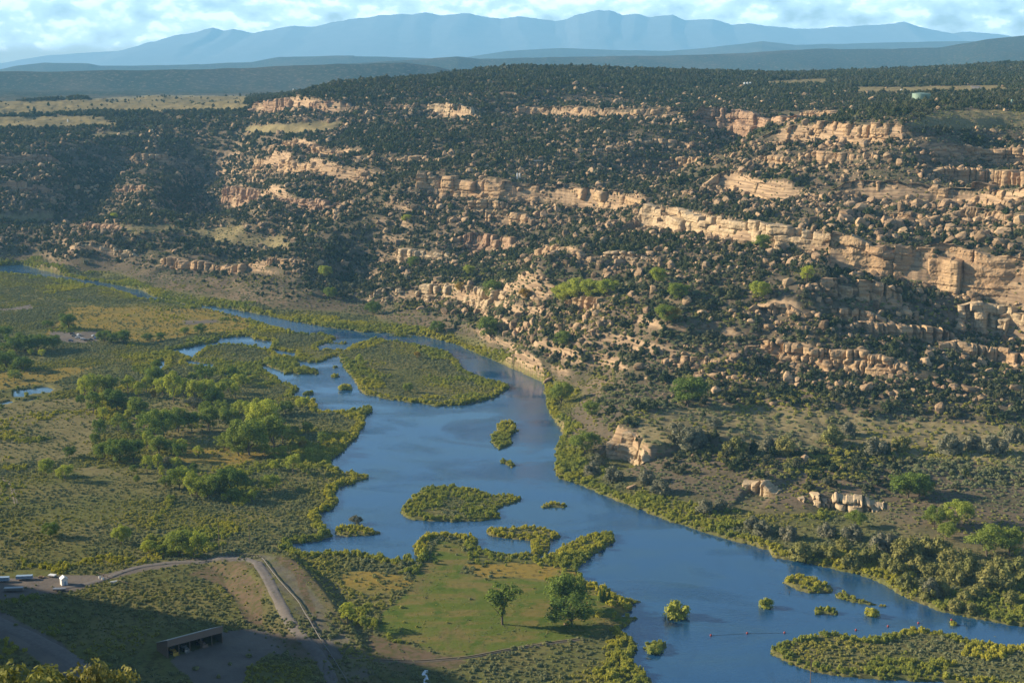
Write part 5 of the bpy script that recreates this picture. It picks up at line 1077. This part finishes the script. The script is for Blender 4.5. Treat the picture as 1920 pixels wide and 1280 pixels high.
for u, v, lab in ((187,1084,'larger white barrel beside the leaning rail'),(193,1087,'smaller white barrel beside the leaning rail')):
    x, y, z = hit1(u, v); b = empty('barrel', (x, y, z), 0, lab, 'barrel'); MB().tube([(0, 0, 0), (0, 0, .05), (0, 0, .65), (0, 0, 1.25), (0, 0, 1.3)], [.5, .55, .58, .55, .5], 14).build('drum', M_WHITE, b); MB().tube([(0, 0, 1.28), (0, 0, 1.36)], .5, 14).build('lid', M_TIN, b)
x, y, z = hit1(209, 1092); t = empty('scrap_pile', (x, y, z), 0, 'low heap of white boards right of the barrels', 'boards'); [MB().box((0.3 * k, 0.25 * (k % 3), 0.15 + 0.16 * k), (3.4, 0.5, 0.12), 0.2 * k - 0.3).build('board', M_WHITE, t) for k in range(5)]
x, y, z = hit1(78, 1082); t = empty('rubble_heap', (x, y, z), 0, 'pale heap of broken concrete between trailer and hut', 'heap'); [link('chunk', BOU[k], t, loc=(1.3 * math.cos(k * 2.4) * (k % 3) * .6, math.sin(k * 2.4) * (k % 3) * .6, 0.4 + 0.1 * (k % 2))).__setattr__('scale', (0.8,) * 3) for k in range(7)]
# rails, poles, fences
def post_rail(uvz, lab, name, mat, rad, npost, hgt, cat):
    P_ = [hit1(u, v) for u, v in uvz]; x, y, z = P_[0]; t = empty(name, (x, y, z), 0, lab, cat); k = np.linspace(0, len(P_) - 1, npost); ii = np.arange(len(P_)); A_ = np.array(P_)
    X_ = [np.interp(k, ii, A_[:, j]) - A_[0, j] for j in range(3)]; X_[2] = GR.height(X_[0] + x, X_[1] + y) - z
    MB().tube([(a, b, c + hgt) for a, b, c in zip(*X_)], rad, 8).build('pipe' if rad > 0.2 else 'rail', mat, t)
    for a, b, c in list(zip(*X_))[::max(1, npost // 24)]: MB().box((a, b, c + hgt / 2 - .1), (0.3, 0.3, hgt)).build('post', M_POLE, t)
post_rail([(491,1048),(520,1085),(560,1130),(594,1188),(620,1228),(652,1282)], 'long pale pipe on posts running down the embankment beside the gravel road', 'pipeline', M_PIPE, 0.22, 40, 0.8, 'pipe')
post_rail([(180,1074),(205,1084),(240,1096)], 'leaning pale rail beside the two white barrels', 'guard_rail', M_POLE, 0.10, 8, 0.9, 'rail')
post_rail([(415,1040),(440,1042),(470,1044),(490,1045)], 'low wire fence on the embankment end under the poles', 'wire_fence', M_POLE, 0.05, 12, 1.2, 'fence')
for u, v, h, lab in ((411,1026,12.5,'left wooden utility pole at the embankment end'),(468,1018,11.0,'right wooden utility pole beside the river pool'),(1519,1292,14.0,'wooden pole rising before the big lower island'),(440,1062,0,'')):
    if not h: continue
    x, y, z = hit1(u, min(v, 1279)) if v < 1281 else (*at_z(u, v, 1.0), 0.5)
    t = empty('utility_pole', (float(x), float(y), float(z) - .2), 0.4, lab, 'pole', 'wooden utility poles'); MB().tube([(0, 0, 0), (0, 0, h)], [0.2, 0.13], 8).build('pole', M_POLE, t); a = MB().box((0, 0, h - 0.6), (2.4, 0.14, 0.16)).build('crossarm', M_POLE, t)
    for k in (-1, -.4, .4, 1): MB().tube([(k, 0, h - .5), (k, 0, h - .28)], 0.06, 6).build('insulator', M_GLASS, a)
# roads as sheets over the ground
def road(name, uv, width, mat, lift=0.32, n=160, ruts=False):
    P_ = np.array([hit1(u, v) if v < 1281 else (*map(float, at_z(u, v, 1.0)), 1.0) for u, v in uv]); k = np.linspace(0, len(P_) - 1, n); ii = np.arange(len(P_)); X = np.interp(k, ii, P_[:, 0]); Y = np.interp(k, ii, P_[:, 1])
    q = np.ones(15) / 15; X = np.convolve(np.pad(X, 7, 'edge'), q, 'valid'); Y = np.convolve(np.pad(Y, 7, 'edge'), q, 'valid'); tx, ty = np.gradient(X), np.gradient(Y); ln = np.hypot(tx, ty) + 1e-9; V = []
    for s in np.linspace(-0.5, 0.5, 7):
        ww = width * (s + 0.06 * fbm(k * 9, k * 0 + s * 3, 2.0, 2, 310)); xx, yy = X - ty / ln * ww, Y + tx / ln * ww; V.append(np.stack([xx, yy, np.maximum(GR.height(xx, yy), zfun(xx, yy)) + lift * (1 - (abs(s) > 0.45) * 1.2)], -1))
    V = np.stack(V, 1); ii = np.arange(n * 7).reshape(n, 7); Q = np.stack([ii[:-1, :-1], ii[:-1, 1:], ii[1:, 1:], ii[1:, :-1]], -1); Q = Q[:, [0, 1, 4, 5]] if ruts else Q; Q = Q.reshape(-1, 4); link(name, mk_mesh(name, V.reshape(-1, 3), Q, [mat], smooth=True), kind='structure')
M_GRAV = plain('gravel', (0.13, 0.112, 0.096), 0.95, 0, 0.5, 0.6); M_TRACK = plain('dirt_track', (0.165, 0.13, 0.09), 0.95, 0, 0.25, 0.4)
road('gravel_road', [(480,1052),(500,1080),(520,1120),(540,1160),(560,1188),(590,1215),(612,1250),(625,1281),(632,1330)], 5.6, M_GRAV)
road('dirt_road', [(110,1104),(185,1090),(225,1073),(262,1062),(330,1053),(400,1048),(455,1046),(484,1054)], 4.6, M_GRAV)
road('lower_road', [(-140,1130),(-40,1150),(40,1185),(120,1228),(180,1270),(240,1320)], 9.0, M_GRAV, 0.3)
road('lawn_track', [(640,1230),(700,1237),(780,1240),(880,1232),(960,1216),(1040,1204),(1100,1196)], 3.0, M_TRACK, ruts=True)
road('meadow_track', [(0,892),(22,908),(28,935),(32,955),(60,965)], 2.4, M_TRACK, 0.1, ruts=True)
road('mesa_road', [(1828,162),(1840,172),(1856,184)], 14.0, M_GRAV, 0.6)
x, y, z = hit1(1061, 1171); o = link('boulder', BOU[3], loc=(x, y, z + .4), label='small white rock at the foot of the spreading lawn tree', category='boulder'); o.scale = (1.3, 1.1, 1.1)
# white water of the little stream at the bottom edge
road('stream', [(801,1255),(794,1264),(800,1272),(798,1290)], 2.4, M_FOAM, 0.2, 40)
# parked cars
M_CAR = {k: plain(k + '_car_paint', c, 0.3, 0.2, 0.03) for k, c in (('white', (0.75, 0.75, 0.75)), ('black', (0.03, 0.03, 0.035)), ('silver', (0.45, 0.47, 0.5)), ('blue', (0.06, 0.10, 0.22)), ('grey', (0.16, 0.17, 0.18)))}
def car_meshes(kind):
    if kind == 'pickup': prof = [(-2.7, .55), (2.65, .55), (2.7, .95), (2.55, 1.12), (1.35, 1.2), (0.75, 1.85), (-0.75, 1.88), (-0.9, 1.2), (-2.7, 1.2)]; gl = [(1.2, 1.24), (0.72, 1.76), (-0.70, 1.78), (-0.78, 1.24)]
    else: prof = [(-2.3, .5), (2.25, .5), (2.35, .85), (2.2, 1.05), (1.15, 1.12), (0.45, 1.72), (-1.6, 1.74), (-2.25, 1.15)]; gl = [(1.0, 1.16), (0.42, 1.62), (-1.55, 1.64), (-2.05, 1.18)]
    return prof, gl
CARS = [(136,627,'black','suv',0.1,'black car alone at the back of the parking area'),(139,631,'grey','suv',0.2,'grey car left in the middle row of parked cars'),(148,629,'white','suv',1.2,'white car parked behind the white pickup'),(146,634,'white','pickup',0.15,'long white pickup in the middle of the parking area'),
 (133,640,'blue','suv',0.1,'dark blue car at the front left of the parking area'),(155,637,'white','suv',0.2,'white car in the front row beside two dark ones'),(162,639,'black','suv',0.15,'black car in the front row right of a white one'),(170,638,'black','pickup',0.1,'black pickup in the front row of parked cars'),
 (176,631,'silver','suv',1.0,'silver car at the right end near the round trees'),(180,635,'blue','suv',1.3,'dark blue car tucked by the round trees')]
for u, v, c, k, rz, lab in CARS:
    x, y, z = hit1(u, v); t = empty('parked_car' if k == 'suv' else 'pickup_truck', (x, y, z + 0.05), rz, lab, 'car' if k == 'suv' else 'pickup', 'vehicles on the riverside parking area'); prof, gl = car_meshes(k)
    MB().prism(prof, -0.92, 0.92).build('body', M_CAR[c], t); MB().prism(gl, -0.94, 0.94).build('side_window', M_GLASS, t); wheel_parts(t, ((1.45, .85), (1.45, -.85), (-1.45, .85), (-1.45, -.85)), 0.38, 0.26)
    for s in (-1, 1): MB().box((2.28 if k == 'suv' else 2.66, s * .62, .85), (0.12, 0.34, 0.16)).build('headlight', M_WHITE, t)
# tanks and posts on the mesa
x, y, z = hit1(1727, 187); tk = empty('water_tank', (x, y, z - 1), 0, 'wide pale green water tank among junipers on the mesa top', 'tank'); rr = 17 * y / F; hh = 11 * y / F + 1
MB().tube([(0, 0, 0), (0, 0, hh)], rr, 40).build('tank_wall', M_TANKG, tk); MB().tube([(0, 0, hh), (0, 0, hh + .25), (0, 0, hh + 1.2)], [rr + .15, rr + .15, 0.6], 40).build('tank_roof', M_TANKG, tk); MB().box((-rr - .2, 0, hh / 2), (0.1, 0.6, hh)).build('ladder', M_TIN, tk)
def small_tank(u, v, w_, h_, lab, mat=M_WHITE):
    x, y, z = hit1(u, v); k = y / F; t = empty('storage_tank', (x, y, z - .3), 0, lab, 'tank', 'storage tanks on the mesas'); r_, hh = w_ * k / 2, h_ * k + .3
    MB().tube([(0, 0, 0), (0, 0, hh)], r_, 16).build('tank_wall', mat, t); MB().tube([(0, 0, hh), (0, 0, hh + .1), (0, 0, hh + r_ * .4)], [r_ * 1.03, r_ * 1.03, .1], 16).build('tank_roof', mat, t)
for u, v, w_, h_, lab in ((970,336,2.6,11,'left of twin white upright tanks above the long ledge'),(974.5,336,2.6,11,'right of twin white upright tanks above the long ledge'),(1396,161,3.5,6,'left of three small white tanks on the wooded mesa'),(1401.5,161,3.5,6,'middle of three small white tanks on the wooded mesa'),(1407,161,3.5,6,'right of three small white tanks on the wooded mesa'),
    (1897,196,4,9,'slim green tank at the right photo edge on the mesa'),(286,248,2,5,'little white tank by the small dry clearing far left'),(127,229,2,5,'little white tank on the far left dry meadow'),(550,175,1.6,8,'thin white tank standing above the red columned cliff'),(1690,171,3,3,'tiny white tank left of the wide green tank')): small_tank(u, v, w_, h_, lab, M_TANKG if 'green tank at' in lab else M_WHITE)
for u, v, h, lab in ((1009,332,33,'tall pair of wooden power poles with pale crossarm above the long ledge'),(1124,292,14,'farther power poles with pale crossarm behind the long ledge')):
    x, y, z = hit1(u, v); hm = h * y / F; t = empty('power_pylon', (x, y, z - .5), 0.1, lab, 'pylon', 'power poles across the mesa')
    for s in (-1.9, 1.9): MB().tube([(s, 0, 0), (s, 0, hm + 1)], [.25, .16], 8).build('pole', M_POLE, t)
    MB().box((0, 0, hm - 0.8), (hm * 0.36 + 3, 0.3, 0.45)).build('crossarm', M_WHITE, t)
    for s in (-3.2, 0, 3.2): MB().tube([(s, 0, hm - 2.2), (s, 0, hm - 1.0)], .14, 6).build('insulator', M_GLASS, t)
# buoy line
BU = [(1333,1191),(1401,1187),(1471,1186),(1605,1181),(1665,1174),(1722,1168),(1784,1162)]; BP = [tuple(map(float, at_z(u, v))) for u, v in BU]
for i, (x, y) in enumerate(BP):
    b = empty('buoy', (x, y, 0.05), 0, ['first red buoy at the left end of the line', 'second red buoy from the left end of the line', 'third red buoy beside the big island tip', 'red buoy right after the island tip', 'red buoy in the middle of the right channel', 'red buoy next to last toward the right bank', 'last red buoy near the right bank'][i], 'buoy', 'buoys across the river')
    MB().tube([(0, 0, -.35), (0, 0, -.2), (0, 0, .25), (0, 0, .55), (0, 0, .7)], [.22, .46, .52, .4, .12], 14).build('float', M_REDB, b); MB().tube([(0, 0, .68), (0, 0, .95)], .07, 6).build('ring', M_TIN, b)
mb = MB(); mb.tube([(x - BP[0][0], y - BP[0][1], 0.03) for x, y in BP[:3]], 0.06, 6); o = mb.build('buoy_rope', M_ROPE, loc=(BP[0][0], BP[0][1], 0.0), label='thin rope floating between the left three buoys', category='rope')
# people: an angler wading off the upper islet, another on the right bank
def skin_person(u, v, z0, label, shirt, pose):
    J = [(0, 0, .92), (0, 0, 1.16), (0, 0, 1.40), (0, 0, 1.52), (0, .01, 1.66), (0, .01, 1.76), (-.10, 0, .88), (-.12, .03, .48), (-.13, 0, .06), (.10, 0, .88), (.13, .02, .48), (.15, .0, .06), (-.19, 0, 1.40), (-.25, .10, 1.14), (-.16, .34, 1.08), (.19, 0, 1.40), (.26, .12, 1.16), (.20, .36, 1.18), (-.13, .16, .03), (.15, .16, .03), (-.13, .42, 1.10), (.18, .44, 1.22)]
    E = [(0, 1), (1, 2), (2, 3), (3, 4), (4, 5), (0, 6), (6, 7), (7, 8), (0, 9), (9, 10), (10, 11), (2, 12), (12, 13), (13, 14), (2, 15), (15, 16), (16, 17), (8, 18), (11, 19), (14, 20), (17, 21)]
    Rr = [.15, .145, .15, .06, .10, .09, .10, .075, .05, .10, .075, .05, .065, .05, .035, .065, .05, .035, .045, .045, .035, .035]
    x, y = map(float, at_z(u, v)); me = bpy.data.meshes.new('person'); me.from_pydata(J, E, []); me.materials.append(shirt); o = link('person', me, loc=(x, y, z0), label=label, category='person', group=None); o.rotation_euler = (0, 0, pose)
    sk = o.modifiers.new('skin', 'SKIN'); 
    for i, r_ in enumerate(Rr): me.skin_vertices[0].data[i].radius = (r_, r_)
    me.skin_vertices[0].data[0].use_root = True; o.modifiers.new('sub', 'SUBSURF').levels = 1; o.modifiers['sub'].render_levels = 1
    MB().tube([(0, .01, 1.74), (0, .01, 1.78), (0, .01, 1.79), (0, .01, 1.88)], [.19, .18, .11, .09], 12).build('hat', M_POLE, o)
    return x, y
M_CLOTH = plain('dark_waders', (0.05, 0.045, 0.045), 0.9); M_REDC = plain('red_jacket', (0.45, 0.05, 0.04), 0.8)
for me_ in (): pass
def person(u, v, z0, label, mat, pose, rod):
    x, y = skin_person(u, v, z0, label, mat, pose)
    if rod:
        c, s = math.cos(pose), math.sin(pose); hx, hy = x + c * .18 - s * .46, y + s * .18 + c * .46
        MB().tube([(0, 0, 0), (-s * 1.3, c * 1.3, 1.0), (-s * 2.5, c * 2.5, 1.6)], [.03, .02, .012], 6).build('fishing_rod', M_ROPE, loc=(hx, hy, z0 + 1.2), label='thin fishing rod held by the wading angler', category='fishing rod')
person(1480, 1112, -0.45, 'angler in dark waders standing in the river off the upper stone islet', M_CLOTH, 2.2, True)
person(1340, 980, 0.9, 'person in a red jacket among bushes on the right river bank', M_REDC, 2.8, False)

# ------------------------------------------------------------------ air
m, t, out = base_mat('haze'); vp = t.new('ShaderNodeVolumePrincipled'); vp.inputs['Color'].default_value = (0.29, 0.65, 1.0, 1.0); vp.inputs['Density'].default_value = 4.3e-5; vp.inputs['Anisotropy'].default_value = 0.0
t.l.new(vp.outputs[0], out.inputs['Volume'])
X0, X1, Y0, Y1, Z0, Z1 = -110000.0, 110000.0, -3500.0, 42500.0, -450.0, 1500.0
hz = MB().box(((X0 + X1) / 2, (Y0 + Y1) / 2, (Z0 + Z1) / 2), (X1 - X0, Y1 - Y0, Z1 - Z0)).build('haze', m, kind='stuff')
